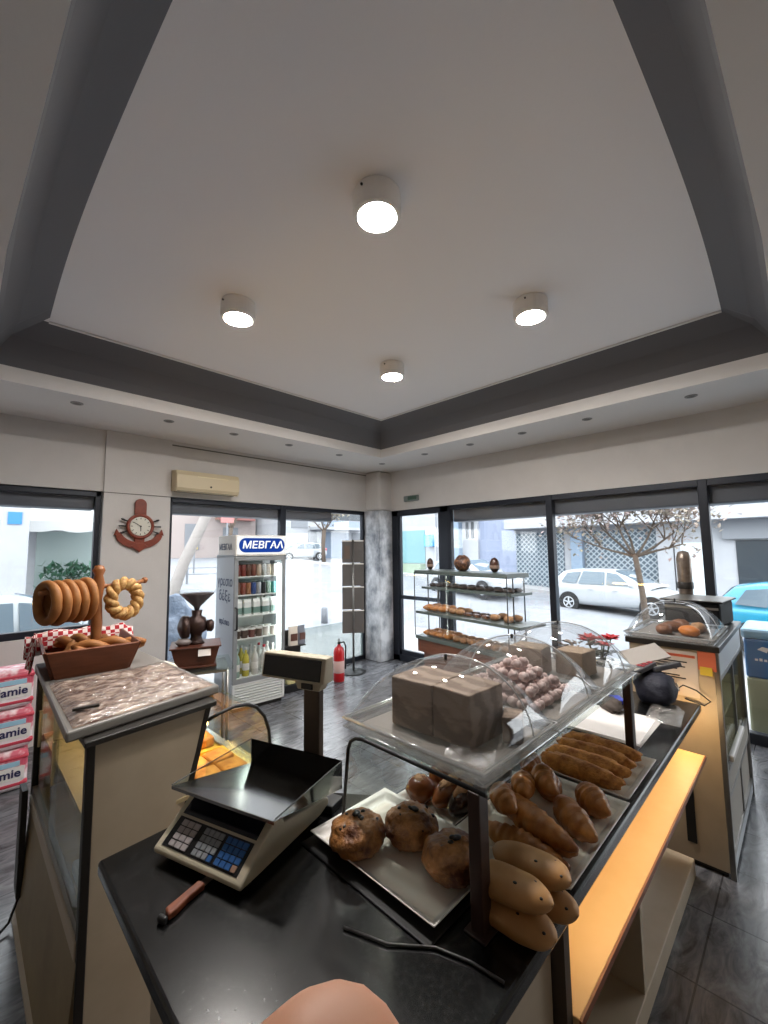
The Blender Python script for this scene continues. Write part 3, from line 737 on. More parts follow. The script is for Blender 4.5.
MB().blob((-.10, -.06, .21), (.065, .05, .035), seg=14, rings=8).build('motor_foot', M('grey_iron', '#7d7472', .4), t, smooth=True)
MB().lathe([(.022, .46), (.03, .5), (.15, .62), (.155, .645)], seg=28).build('glass_hopper', m_clear, t, smooth=True)
MB().lathe([(0, .47), (.018, .47), (.028, .502), (.143, .615), (0, .622)], seg=28).build('coffee_beans', M('coffee_beans', '#2a1610', .5, bump=(160, .9, .01)), t, smooth=True)

# ------------------------------------------------------------------ drinks fridge
FW, FD = .64, .58
frz = R_(-4)
t = thing('drinks_fridge', 'tall white glass door drinks fridge with a lit blue and white sign', 'fridge', (2.245, 4.655, 0), frz)
m_fgrey = M('fridge_grey', '#8f9294', .4, metal=.3); m_fside = M('fridge_side', '#b9bfc6', .4); m_fin = M('fridge_inside', '#d7dcda', .5)
b = MB(); b.box((0, .03, .05), (.025, FD, 1.76)); b.build('side_wall', m_fside, t, bev=.004)
MB().box((FW - .025, .03, .05), (FW, FD, 1.76)).build('side_wall', m_fside, t, bev=.004)
MB().box((.025, FD - .03, .30), (FW - .025, FD, 1.76)).build('back_wall', m_fin, t)
MB().box((.0, .03, 1.735), (FW, FD, 1.77)).build('top_wall', m_fside, t)
b = MB(); b.box((.0, .0, .36), (.045, .03, 1.73)); b.box((FW - .045, .0, .36), (FW, .03, 1.73)); b.box((0, 0, .31), (FW, .03, .365)); b.box((0, 0, 1.70), (FW, .03, 1.745))
b.build('door_frame', m_fgrey, t, bev=.004)
MB().box((.045, .01, .365), (FW - .045, .016, 1.70)).build('door_glass', m_glass, t)
MB().tube([(.02, 0, .92), (.02, -.045, .93), (.02, -.045, 1.16), (.02, 0, 1.17)], .011, seg=10).build('door_handle', m_black, t, smooth=True)
MB().box((FW - .085, .035, .42), (FW - .06, .05, 1.66)).build('light_strip', glow('fridge_led', '#eefaf4', 5.0), t)
hd = MB().box((-.0, -.015, 1.755), (FW, FD - .05, 2.0)).build('sign_box', m_white, t, bev=.008)
MB().box((.015, -.021, 1.775), (FW - .015, -.0155, 1.985)).build('sign_panel', glow('sign_white', '#f4f6f4', .27), hd)
pill = [(.115 + .08 * math.cos(a) - .0, 1.88 + .085 * math.sin(a)) for a in [R_(90 + 15 * k) for k in range(13)]] + [(FW - .105 + .08 * math.cos(a), 1.88 + .085 * math.sin(a)) for a in [R_(-90 + 15 * k) for k in range(13)]]
MB().prism(pill, .0215, .024, frame=XZ).build('blue_badge', glow('sign_blue', '#1c3f93', .29), hd)
text('lettering', 'ΜΕΒΓΑΛ', .118, glow('sign_letters', '#ffffff', .29), hd, (FW / 2 + .012, -.026, 1.88), (R_(90), 0, 0), bold=.0022, shear=.12, sx=1.08)
b = MB()
b.box((0, .035, .05), (FW, FD - .02, .30)); b.build('motor_housing', m_fside, t)
gr = MB()
for k in range(7): gr.box((.03, .0, .085 + .03 * k), (FW - .03, .034, .103 + .03 * k), rot=(R_(25), 0, 0))
gr.box((0, 0, .05), (.03, .035, .305)); gr.box((FW - .03, 0, .05), (FW, .035, .305)); gr.box((0, .0, .292), (FW, .035, .31)); gr.box((0, 0, .05), (FW, .035, .075))
gr.build('grille', M('grille_white', '#d6d8d8', .4), t, bev=.002)
MB().box((.02, .04, .0), (FW - .02, FD - .04, .05)).build('feet_plinth', m_dark, t)
FS = [.365, .80, 1.06, 1.30, 1.515]
for z in FS:
    MB().box((.028, .035, z - .012), (FW - .028, FD - .035, z)).build('shelf', M('shelf_white', '#e4eae8', .4), t)
# scribbled advertising on the fridge's left side
for s_, z, sz in (('ΜΕΒΓΑΛ', 1.86, .1), ('γρεσιο', 1.45, .15), ('δέξε', 1.28, .17), ('φρέσκο', .98, .09)):
    text('lettering', s_, sz, M('grey_blue_ink', '#34405f', .5), t, (-.002, .29, z), (R_(90), 0, R_(-90)), bold=.002, ext=.0006)

def W(x, y, z):  # fridge-local to world
    c_, s_ = math.cos(frz), math.sin(frz); return (2.245 + c_ * x - s_ * y, 4.655 + s_ * x + c_ * y, z)
def can(col, nm):
    r = thing('drink_can', '', 'can', (0, 0, 0), 0); 
    MB().lathe([(.022, 0), (.03, .006), (.032, .02), (.032, .125), (.026, .138)], seg=14).build('body', M('can_' + nm, col, .35, metal=.2), r, smooth=True)
    MB().lathe([(0, .136), (.025, .136), (.026, .139)], seg=14).build('lid', m_chrome, r, smooth=True); return r
def carton(col, nm):
    r = thing('milk_carton', '', 'carton', (0, 0, 0), 0)
    MB().box((-.042, -.035, 0), (.042, .035, .15)).build('body', M('carton_' + nm, '#e3e8e6', .5), r, bev=.004)
    MB().prism([(-.036, .15), (.036, .15), (.004, .19), (-.004, .19)], -.042, .042, frame=Matrix(((0, 0, 1), (1, 0, 0), (0, 1, 0)))).build('gable_top', MATS['carton_' + nm], r)
    MB().box((-.0425, -.0355, .02), (.0425, .0355, .09)).build('label_band', M('cartonband_' + nm, col, .5), r); return r
def jar(col, nm):
    r = thing('yogurt_pot', '', 'pot', (0, 0, 0), 0)
    MB().lathe([(0, 0), (.034, 0), (.04, .09), (0, .09)], seg=16).build('body', M('pot_' + nm, col, .5), r, smooth=False)
    MB().lathe([(0, .102), (.042, .102), (.043, .09), (.041, .088)], seg=16).build('lid', M('potlid_' + nm, '#d9d9d6' if nm != 'white' else '#efefef', .4), r); return r
def bottle(col, cap, nm):
    r = thing('bottle', '', 'bottle', (0, 0, 0), 0)
    MB().lathe([(0, 0), (.036, 0), (.04, .01), (.04, .19), (.03, .23), (.015, .26), (.014, .30), (0, .30)], seg=16).build('body', M('bot_' + nm, col, .25), r, smooth=True)
    MB().lathe([(0, .325), (.016, .325), (.017, .30), (.016, .296)], seg=14).build('cap', M('botcap_' + nm, cap, .4), r)
    MB().lathe([(.0405, .07), (.041, .072), (.041, .145), (.0405, .147)], seg=16).build('label', M('botlab_' + nm, '#dcdcd6', .5), r, smooth=True); return r
rows = [
    (4, 'top', 'can', [('#6d2a22', 'dark red'), ('#6d2a22', 'dark red'), ('#5a3a2c', 'brown'), ('#77463a', 'russet'), ('#b9aa9a', 'pale'), ('#74776f', 'grey'), ('#a59a84', 'beige'), ('#b9b9b4', 'silver')]),
    (3, 'second', 'can', [('#6b4a3c', 'brown'), ('#7a3a2c', 'brick red'), ('#8a5a3a', 'tan'), ('#26407a', 'blue'), ('#9aa0a6', 'silver'), ('#20262c', 'black'), ('#2f6a4a', 'green'), ('#3c8a8a', 'teal')]),
    (2, 'middle', 'carton', [('#6f8f86', 'grey green'), ('#88a8a0', 'pale green'), ('#6f8f86', 'grey green'), ('#5a7f78', 'dark green'), ('#8fb0a8', 'mint')]),
    (1, 'fourth', 'pot', [('#33261f', 'black'), ('#40302a', 'dark brown'), ('#5a2a26', 'maroon'), ('#45322a', 'coffee brown'), ('#d8d6cf', 'white'), ('#dcdad2', 'white')]),
    (0, 'bottom', 'bottle', [('#8fa69a', 'clear green'), ('#b5ab3a', 'yellow'), ('#c9c9c4', 'clear'), ('#cfd2ce', 'red capped clear'), ('#d6d6d0', 'white')])]
PRO = {}
for si, sname, kind, items in rows:
    n = len(items); x0, x1 = .075, FW - .115
    for k, (colr, cn) in enumerate(items):
        x = x0 + (x1 - x0) * k / (n - 1)
        for dpt in range(2):
            key = (kind, cn + colr)
            if key in PRO: o = dup(PRO[key])
            else:
                kn = cn.replace(' ', '_') + '_' + colr[1:]
                o = {'can': lambda: can(colr, kn), 'carton': lambda: carton(colr, kn), 'pot': lambda: jar(colr, kn), 'bottle': lambda: bottle(colr, '#b3202c' if 'red' in cn else ('#d8d8d2' if k else '#4a6a58'), kn)}[kind]()
                PRO[key] = o
            o.location = W(x, .09 + .14 * dpt, FS[si] + .0005); o.rotation_euler = (0, 0, frz)
            pos = f'{ORD[k]} from left'
            o['label'] = f'{cn} {kind} on the {sname} fridge shelf, {pos}' + (', front row' if dpt == 0 else ', rear row')
            o['group'] = f'{kind}s on the {sname} fridge shelf'

# ------------------------------------------------------------------ things by the back window
t = thing('coffee_bag_stand', 'low black stand of coffee bags between the fridge and the extinguisher', 'stand', (3.20, 4.93, 0), R_(-8))
MB().box((-.16, -.14, 0), (.16, .14, .10)).build('base', m_black, t, bev=.01)
MB().box((-.13, .02, .10), (.13, .04, .76)).build('back_plate', m_dark, t)
MB().box((-.14, -.12, .56), (.14, .04, .575)).build('shelf', m_dark, t)
def bag(loc, rz, col, lab, nm):
    r = thing('coffee_bag', lab, 'bag', loc, rz, 'coffee bags by the back window')
    b = MB()
    def f(u, v):
        a = 2 * PI * u; k = 1 - .25 * v ** 3; wx, wy = .062 * (1 + .1 * (v > .9)), .042 * (1 - v ** 2 * .95)
        return (wx * math.copysign(abs(math.cos(a)) ** .6, math.cos(a)), wy * math.copysign(abs(math.sin(a)) ** .6, math.sin(a)) , .24 * v)
    b.grid(f, 24, 10); b.build('pouch', M('pouch_' + nm, col, .45, bump=(30, .4, .01)), r, smooth=True)
    MB().box((-.045, -.046, .06), (.045, -.036, .15)).build('label', M('bag_label_' + nm, '#5d3a30', .5), r, bev=.002); return r
bag((3.17, 4.87, .576), R_(-10), '#d8cdbf', 'pale coffee bag with a brown label on the upper shelf of the low stand', 'pale')
bag((3.29, 4.87, .576), R_(5), '#6a6d78', 'grey coffee bag on the upper shelf of the low stand', 'grey')
bag((3.13, 4.86, .101), R_(-5), '#c9bf8a', 'yellowish coffee bag low on the stand, left', 'yellow')
bag((3.28, 4.86, .101), R_(10), '#cfc8bb', 'whitish coffee bag low on the stand, right', 'cream')

t = thing('fire_extinguisher', 'red fire extinguisher standing on the floor beside the brochure stand', 'fire extinguisher', (3.83, 4.728, 0), R_(-40))
MB().lathe([(0, 0), (.068, 0), (.075, .012), (.075, .40), (.06, .45), (.03, .475), (.022, .5), (0, .5)], seg=24).build('cylinder', m_red, t, smooth=True)
MB().lathe([(.0765, .12), (.077, .121), (.077, .28), (.0765, .281)], seg=24).build('label', M('extinguisher_label', '#c9a9a4', .5), t, smooth=True)
MB().box((-.02, -.02, .5), (.02, .02, .54)).build('valve', m_dark, t, bev=.004); MB().box((-.015, -.09, .545), (.015, .03, .56), rot=(R_(12), 0, 0)).build('lever', m_dark, t)
MB().tube([(.02, 0, .52), (.07, 0, .53), (.095, 0, .47), (.092, 0, .3), (.09, 0, .16)], .011, seg=8).build('hose', m_black, t, smooth=True)

t = thing('brochure_stand', 'tall stand with eight grey panels on a pole in front of the back window', 'stand', (4.249, 4.90, 0), R_(-38))
MB().lathe([(0, 0), (.19, 0), (.19, .012), (.16, .02), (.03, .028), (0, .028)], seg=32).build('base', m_black, t, smooth=False)
MB().cyl((0, 0, .02), (0, 0, 1.97), .016, seg=14).build('pole', m_steel, t, smooth=True)
m_panel = M('grey_panel', '#5f5b59', .6)
for r in range(4):
    z0 = .57 + .35 * r
    MB().box((-.165, -.006, z0 + .322), (.165, -.001, z0 + .34)).build('holder_rail', m_white, t)
    for s in (-1, 1):
        pn = MB().box((s * .09 - .075, .0, z0), (s * .09 + .075, .008, z0 + .325)).build('panel', m_panel, t)
MB().box((-.13, -.004, 1.68), (-.05, .0, 1.88)).build('leaflet', M('brown_leaflet', '#6a5a50', .6), t)

# ------------------------------------------------------------------ glass pastry etagere in the right window
ang = math.atan2(-1.43, -.24)     # local x = along the shelf (left to right as seen), local y = away from the room
ET = (4.06, 3.51, 0)
def EW(x, y, z): return (ET[0] + math.cos(ang) * x - math.sin(ang) * y, ET[1] + math.sin(ang) * x + math.cos(ang) * y, z)
t = thing('pastry_shelf', 'glass pastry shelf with four levels on a wooden base by the right window', 'shelf', ET, ang)
m_shelfg = M('greenish_shelf', '#56605d', .3); m_wb = M('brown_wood', '#7a4b35', .5, nz=(6, 5, .3, .7), col2='#63392a', stretch=(1, 5, 5))
LW, LD = 1.42, .36
MB().box((0, 0, 1.505), (LW, LD, 1.55)).build('top_shelf', m_shelfg, t, bev=.003)
MB().box((.1, .03, 1.325), (LW + .02, LD + .02, 1.352)).build('upper_shelf', m_shelfg, t, bev=.003)
MB().box((.05, -.03, 1.028), (LW + .16, LD + .02, 1.058)).build('middle_shelf', m_shelfg, t, bev=.003)
MB().box((0, 0, .715), (LW, LD, .755)).build('deck', m_shelfg, t, bev=.003)
for x, y in ((.12, .12), (LW - .02, .12), (.12, LD - .06), (LW - .02, LD - .06)): MB().cyl((x, y, .755), (x, y, 1.505), .007, seg=10).build('upright', m_dark, t, smooth=True)
for p0, p1 in (((0.003, 0, .755), (0.003 + .006, LD, 1.525)), ((LW - .009, 0, .755), (LW - .003, LD, 1.525)), ((0.01, 0, .755), (LW - .01, .006, 1.525))):
    MB().box(p0, p1).build('glass_side', glassy('shelf_glass', facing=.15, base=.008, top=.2), t)
for x in (0, LW): MB().box((x - .004, -.004, .755), (x + .004, .004, 1.525)).build('glass_edge', m_dark, t)
MB().box((.02, .02, .56), (LW - .02, LD - .02, .715)).build('base_rail', m_wb, t, bev=.004); MB().box((.10, .05, .0), (LW - .1, LD - .05, .56)).build('base', m_wb, t, bev=.004)

m_choc = M('dark_chocolate', '#2b1710', .35, nz=(20, 4, .4, .6), col2='#4a2a1c'); m_mix = M('nut_chocolate', '#3a2018', .45, nz=(30, 4, .45, .62), col2='#8a6248')
def egg(x, y, rx, rz_, lumpy, lab):
    o = MB().blob((0, 0, rz_), (rx, rx, rz_), seg=22, rings=16, amp=.16 if lumpy else .02, freq=4 if lumpy else 1, seed=x, flat=.06).build('chocolate_egg', m_mix if lumpy else m_choc, None, smooth=True)
    o.location = EW(x, y, 1.5505 - rz_ * .06); tag(o, lab, 'egg', 'chocolate eggs on the pastry shelf')
    if not lumpy:
        MB().lathe([(rx * 1.0, rz_ * .55), (rx * 1.03, rz_ * .6), (rx * 1.03, rz_ * .95), (rx * 1.02, rz_ * 1.0)], seg=22).build('paper_band', M('kraft_band', '#8a7468', .6), o, smooth=True)
egg(.08, .20, .042, .075, False, 'dark chocolate egg at the left end of the pastry shelf top')
egg(.64, .20, .095, .095, True, 'big lumpy chocolate and nut egg in the middle of the pastry shelf top')
egg(1.11, .20, .052, .082, False, 'dark chocolate egg with a paper band at the right of the shelf top')
m_cro = M('croissant_gold', '#cc8a46', .45, nz=(14, 6, .34, .66), col2='#8a5022', bump=(70, .2, .004), coat=.2)
m_roll = M('cookie_tan', '#b98e63', .6, nz=(25, 5, .35, .65), col2='#7a5236'); m_bis = M('grey_cookie', '#6d625c', .6, nz=(22, 4, .35, .65), col2='#4a3d38')
def croissant_mb(L, r, bend, seed=0, ridges=7, taper=1.0):
    b = MB(); n = 40; pts = []; rad = []
    for i in range(n + 1):
        u = i / n; a = (u - .5) * bend
        if bend > .01: R0 = L / bend; p = (R0 * math.sin(a), R0 * (1 - math.cos(a)), 0)
        else: p = (L * (u - .5), 0, 0)
        prf = max(.0, math.sin(PI * (.03 + .94 * u))) ** (.75 * taper)
        fr_ = (ridges * u + seed * .37) % 1.0; st = .80 + .20 * (1 - fr_) ** .7 if u < .5 else .80 + .20 * fr_ ** .7
        pts.append((p[0], p[1], p[2] + r * .9)); rad.append(max(.004, r * prf * st))
    b.tube(pts, r, seg=14, radii=rad); return b
PROT = {}
def pastry(kind):
    if kind in PROT: return dup(PROT[kind])
    if kind == 'small_croissant': o = croissant_mb(.17, .042, 1.6).build('croissant', m_cro, None, smooth=True)
    elif kind == 'roll': o = MB().blob((0, 0, .03), (.06, .05, .036), amp=.15, seed=3, flat=.15).build('sweet_roll', m_roll, None, smooth=True)
    elif kind == 'cookie': o = MB().blob((0, 0, .018), (.055, .055, .022), amp=.12, seed=6, flat=.2).build('cookie', m_bis, None, smooth=True)
    elif kind == 'slice': o = MB().box((-.045, -.03, 0), (.045, .03, .035)).build('cake_slice', m_mix, None, bev=.008, bseg=3)
    PROT[kind] = o; return o
def shelf_row(z, level, specs):
    for kind, word, x0, x1, y0, n in specs:
        for r in range(2):
            for k in range(n):
                o = pastry(kind); x = x0 + (x1 - x0) * k / max(1, n - 1)
                o.location = EW(x, y0 + .13 * r, z + .0005); o.rotation_euler = (0, 0, ang + rnd.uniform(-.4, .4) + (1.2 if kind == 'small_croissant' else 0))
                tag(o, f'{word}, {ORD[k]} from left, {"front" if r == 0 else "rear"} row, {level} of the window pastry shelf', 'pastry', f'{word}s on the {level}')
shelf_row(.756, 'lowest level', [('small_croissant', 'golden croissant', .16, .50, .10, 4), ('roll', 'tan sweet roll', .62, 1.30, .10, 7)])
shelf_row(1.0585, 'middle level', [('small_croissant', 'golden croissant', .16, .42, .10, 3), ('roll', 'tan sweet roll', .55, .66, .12, 2), ('slice', 'brown cake slice', .78, 1.04, .12, 3), ('roll', 'brown roll', 1.16, 1.34, .12, 2)])
shelf_row(1.3525, 'upper level', [('cookie', 'grey chocolate cookie', .20, 1.34, .14, 10)])
# ------------------------------------------------------------------ shop scale
SA = math.atan2(-.948, .316); SO = (.429, 1.349, .95)
t = thing('shop_scale', 'beige electronic shop scale with keypad, steel pan and a raised rear display', 'scale', SO, SA)
FYZ = Matrix(((0, 0, 1), (1, 0, 0), (0, 1, 0)))     # poly (y,z) swept along x
MB().prism([(0, .020), (-.002, .032), (.004, .038), (.135, .128), (.15, .131), (.165, .095), (.36, .058), (.385, .05), (.385, .03), (.34, .018), (.06, .018)], 0, .326, frame=FYZ).build('body', m_beige, t, bev=.007, bseg=3)
for x in (.03, .296):
    for y in (.05, .34): MB().cyl((x, y, 0), (x, y, .02), .014, seg=12).build('foot', m_black, t)
# slanted console, built flat then laid on the slope
sl = math.atan2(.090, .131)
con = bpy.data.objects.new('console', None); COL.objects.link(con); con.parent = t; con.location = (0, .007, .0406); con.rotation_euler = (sl, 0, 0)
con.empty_display_size = .02
MB().box((.022, .002, 0), (.304, .078, .0015)).build('keypad_plate', m_black, con, bev=.001)
MB().box((.022, .085, 0), (.304, .140, .0015)).build('display_window', M('dark_display', '#0a0d1a', .12), con, bev=.001)
k_white, k_grey, k_blue = M('key_pink_white', '#b8b0b2', .5), M('key_grey', '#8f9398', .5), M('key_blue', '#2e5f9e', .5)
for bx, nx, wx, m in ((.045, 3, .0235, k_white), (.135, 4, .0185, k_grey), (.218, 4, .0195, k_blue)):
    for i in range(nx):
        for j in range(4):
            mm_ = M('key_orange', '#9a7a68', .5) if (m is k_blue and i == 3 and j == 0) else (k_blue if (m is k_grey and i == 3 and j == 0) else m)
            MB().box((bx + wx * i, .007 + .017 * j, .0015), (bx + wx * i + wx * .86, .007 + .017 * j + .0145, .005)).build('key', mm_, con, bev=.001)
# weighing pan: floor falls to the back, low side walls
b = MB(); x0, x1, y0, y1 = -.02, .37, .068, .395
F0, F1 = [(x0, y0, .158), (x1, y0, .158)], [(x1, y1, .082), (x0, y1, .082)]
b.quad([F0[0], F0[1], F1[0], F1[1]]); b.quad([F1[1], F1[0], (x1, y1, .168), (x0, y1, .168)], mat=1)
b.quad([F0[0], (x0, y0, .150), (x1, y0, .150), F0[1]])
m_pan = M('polished_steel', '#a3a09c', .16, metal=1)
b.build('pan', [m_pan, M('dark_reflection_steel', '#3b3937', .12, metal=1)], t, solid=.002)  # back wall coloured dark in place of the dim room it mirrors
for xx in (x0, x1):
    MB().quad([(xx, y0, .158), (xx, y1, .082), (xx, y1, .168), (xx, y0, .162)]).build('side_guard', m_sheet, t, solid=.003)
    MB().tube([(xx, y0, .162), (xx, y1, .168)], .0018, seg=6).build('guard_edge', m_black, t)
MB().box((.10, .20, .07), (.25, .28, .10)).build('pan_support', m_black, t)
MB().box((.21, .40, .0), (.275, .43, .43)).build('pole', M('bronze_pole', '#54483e', .3, metal=.7), t, bev=.004)
MB().box((.18, .38, .0), (.34, .45, .025)).build('pole_foot', m_black, t, bev=.004)
nk = MB(); nk.prism([(.18, .41), (.195, .375), (.285, .375), (.30, .41)], .385, .43, frame=XZ.inverted() if False else Matrix(((1, 0, 0), (0, 0, 1), (0, 1, 0)))); nk.build('neck', m_beige, t, bev=.004)
hd = MB().prism([(.375, .403), (.37, .408), (.385, .488), (.43, .488), (.43, .405)], .045, .315, frame=FYZ).build('display_head', m_beige, t, bev=.006)
o = MB().box((.055, -.002, 0), (.30, .002, .068)).build('display_window', MATS['dark_display'], hd); o.location = (0, .3690, .413); o.rotation_euler = (R_(-9.5), 0, 0)
MB().box((.215, .380, .38), (.26, .386, .398)).build('badge', m_dark, t)

t = thing('kitchen_knife', 'kitchen knife with a reddish wooden handle, lying by the scale', 'knife', (.384, 1.115, .9505), math.atan2(.034, .095))
MB().prism([(0, -.012), (.02, -.015), (.06, -.011), (.105, -.014), (.105, .010), (.05, .011), (.01, .013)], .001, .019).build('handle', M('knife_wood', '#8a4a2c', .5, nz=(20, 4, .3, .7), col2='#6f3820', stretch=(1, 5, 1)), t, bev=.005, bseg=3)
MB().box((-.012, -.013, .001), (.0, .012, .017)).build('end_cap', m_black, t, bev=.004)
MB().prism([(.105, -.012), (.22, -.012), (.25, .0), (.22, .01), (.105, .01)], .008, .0105).build('blade', m_steel, t)

# ------------------------------------------------------------------ trays on the worktop
m_tray = M('white_melamine', '#e8e4de', .3)
def tray(x0, x1, y0, y1, z, lab, name='serving_tray', paper=True, mat=None):
    t = thing(name, lab, 'tray', (x0, y0, z)); L, Wd = x1 - x0, y1 - y0
    def f(u, v):
        x, y = L * u, Wd * v; e = min(x, L - x, y, Wd - y)
        return (x, y, .002 + .024 * max(0, 1 - e / .024) ** 1.1)
    MB().grid(f, 40, 40).build('tray', mat or m_tray, t, smooth=True, solid=.003)
    if paper:
        def g(u, v):
            x, y = .03 + (L - .06) * u, .03 + (Wd - .06) * v; return (x, y, .0055 + .002 * noise.noise(Vector((x * 14, y * 14, x0))))
        MB().grid(g, 20, 20).build('paper_liner', M('tray_paper', '#f0e9dd', .8), t, smooth=True)
    return t
def flat_board(pts, z0, z1, name, mat, lab, cat): return tag(MB().prism(pts, z0, z1).build(name, mat, bev=.003), lab, cat)
flat_board([(.752, .63), (1.07, .63), (1.07, 1.105), (.752, 1.105)], .9505, .956, 'black_mat', m_black, 'thin black board under the white tray of raisin buns', 'board')
tray(.775, 1.085, .632, 1.09, .957, 'white tray nearest the scale, holding three raisin buns')
tray(1.09, 1.50, .806, 1.04, .9515, 'white tray of glazed brown pastries behind the raisin bun tray')
tray(1.09, 1.575, .462, .80, .9515, 'white tray of croissants in the middle of the worktop edge')
tray(1.60, 1.955, .470, .83, .9515, 'white tray of crusty golden rolls beyond the croissant tray')

m_bun = M('raisin_bun_crust', '#c08449', .45, nz=(17, 7, .36, .62), col2='#56280f', bump=(45, .9, .012), coat=.2)
m_raisin = M('raisin', '#170c08', .4)
def raisin_bun(x, y, rz, seed, lab):
    t = thing('raisin_bun', lab, 'bun', (x, y, .967), rz, 'raisin buns on the near tray')
    def fold(d, ph, th): return 1 + .05 * math.sin(ph * 3 + th * 7 + seed) * math.sin(th) - .12 * math.exp(-((th - .1) / .3) ** 2) + .07 * noise.noise(d * 6 + Vector((seed, 0, 0))) + .04 * noise.noise(d * 14 + Vector((0, seed, 0)))
    MB().blob((0, 0, .042), (.078, .076, .05), seg=56, rings=36, amp=.06, freq=2.4, seed=seed, flat=.18, fn=fold).build('crust', m_bun, t, smooth=True)
    rr = random.Random(seed)
    for k in range(9):
        a = rr.uniform(0, 2 * PI); r = rr.uniform(.0, .07) if k else .012; z = .042 + .05 * math.sqrt(max(0, 1 - (r / .078) ** 2))
        MB().blob((r * math.cos(a), r * math.sin(a), z - .003), (.008 if k else .015, .006 if k else .011, .004), seg=8, rings=6, amp=.2, seed=k).build('raisin', m_raisin, t, smooth=True)
raisin_bun(.835, .95, .3, 1, 'raisin bun closest to the scale on the white tray')
raisin_bun(.965, .865, 1.4, 5, 'raisin bun in the middle of the three on the white tray')
raisin_bun(.945, .705, 2.6, 9, 'raisin bun nearest the dark post, dark fruit in its top')

m_glaze = M('glazed_brown', '#8f4f22', .22, nz=(8, 4, .3, .7), col2='#5a2810', coat=.6)
m_crumb = M('nut_crumbs', '#a9764a', .7, nz=(90, 5, .35, .6), col2='#cfa27a', bump=(120, .8, .008))
def glazed(x, y, r, lab):
    t = thing('glazed_bun', lab, 'bun', (x, y, .9575), 0, 'glazed buns on the rear tray')
    MB().blob((0, 0, r * .72), (r, r, r * .85), seg=26, rings=18, amp=.05, seed=x * 7, flat=.2).build('dough', m_glaze, t, smooth=True)
    MB().blob((0, 0, r * 1.32), (r * .55, r * .5, r * .28), seg=16, rings=8, amp=.25, freq=5, seed=y).build('crumb_topping', m_crumb, t, smooth=True)
glazed(1.15, .985, .05, 'round glazed bun at the near left of the rear tray')
glazed(1.27, .985, .048, 'round glazed bun at the far left of the rear tray')
def log(x, y, rz, L, mat, lab, top=True):
    t = thing('glazed_roll', lab, 'pastry', (x, y, .9575), rz, 'long glazed pastries on the rear tray')
    MB().blob((0, 0, .036), (L / 2, .042, .042), seg=26, rings=18, amp=.08, seed=x * 3, flat=.2).build('dough', mat, t, smooth=True)
    if top: MB().blob((0, 0, .068), (L * .34, .022, .016), seg=18, rings=8, amp=.4, freq=6, seed=y * 5).build('nut_topping', m_crumb, t, smooth=True)
m_dchoc = M('chocolate_glaze', '#2c150d', .25, coat=.5, nz=(14, 4, .4, .6), col2='#45241a')
log(1.215, .9, .02, .20, m_glaze, 'long nut topped glazed pastry on the rear tray, left of the chocolate ones')
log(1.21, .845, .1, .19, m_dchoc, 'chocolate coated pastry with nuts on the rear tray, next to the raisin buns')
log(1.405, .955, .5, .13, m_dchoc, 'small dark chocolate pastry at the far end of the rear tray', False)
log(1.41, .855, -.4, .14, m_dchoc, 'dark chocolate pastry on the rear tray just behind the croissants', False)

def loaf_mb(L, rw, rh, amp=.06, freq=6, seed=0, pw=3.2):
    b = MB(); n, sg = 34, 22; rows_ = []
    for i in range(n + 1):
        c_ = -math.cos(PI * i / n); k = max(.02, 1 - abs(c_) ** pw) ** .55; row = []
        for j in range(sg):
            a = 2 * PI * j / sg; q = Vector((c_ * L / 2, math.cos(a) * rw * k, math.sin(a) * rh * k))
            q *= 1 + amp * noise.noise(Vector((q.x / rw * freq * .3, q.y / rw * freq * .3, q.z / rw * freq * .3)) + Vector((seed * 5.3, seed, 0)))
            q.z = max(q.z, -rh * .85); row.append(b.bm.verts.new(q))
        rows_.append(row)
    for A, Bq in zip(rows_[:-1], rows_[1:]):
        for j in range(sg): b.bm.faces.new((A[j], A[(j + 1) % sg], Bq[(j + 1) % sg], Bq[j]))
    b.bm.faces.new(rows_[0][::-1]); b.bm.faces.new(rows_[-1]); return b
def croissant(p0, p1, r, bend, z, lab, seed, ridges=8):
    p0, p1 = Vector(p0), Vector(p1); d = p1 - p0; L = d.length
    o = croissant_mb(L, r, bend, seed, ridges).build('croissant', m_cro, None, smooth=True)
    mid = (p0 + p1) / 2; o.location = (mid.x, mid.y, z); o.rotation_euler = (0, 0, math.atan2(d.y, d.x)); tag(o, lab, 'croissant', 'croissants on the worktop tray'); return o
croissant((1.255, .765), (1.145, .475), .043, .5, .99, 'longest croissant on the tray, lying across the top of the pile', 1, 9)
croissant((1.13, .735), (1.125, .48), .040, .35, .957, 'long croissant at the near side of its tray, behind the oval breads', 2, 9)
croissant((1.40, .63), (1.27, .475), .046, .7, .958, 'plump croissant at the right front of its tray, by the glowing shelf edge', 3, 6)
croissant((1.52, .60), (1.42, .485), .046, .8, .958, 'croissant in the far right corner of its tray', 4, 6)
croissant((1.35, .76), (1.24, .66), .040, .9, .957, 'small croissant in the middle of the pile, left of the long one', 5, 6)
croissant((1.52, .71), (1.40, .64), .042, .9, .958, 'small croissant at the far side of the tray, middle', 6, 6)
croissant((1.55, .75), (1.41, .765), .036, .9, .958, 'small croissant in the far left corner of its tray', 7, 6)
croissant((1.42, .69), (1.30, .60), .040, 1.0, 1.03, 'small croissant resting on top at the far side of the pile', 8, 6)
croissant((1.38, .77), (1.27, .785), .034, .8, .958, 'small croissant at the left edge of its tray', 9, 6)
croissant((1.21, .735), (1.13, .635), .038, .9, 1.035, 'small croissant on top of the pile, close behind the dark post', 11, 6)
croissant((1.34, .705), (1.235, .655), .038, .8, 1.03, 'small croissant on top in the middle of the pile, left end of the long one', 12, 6)
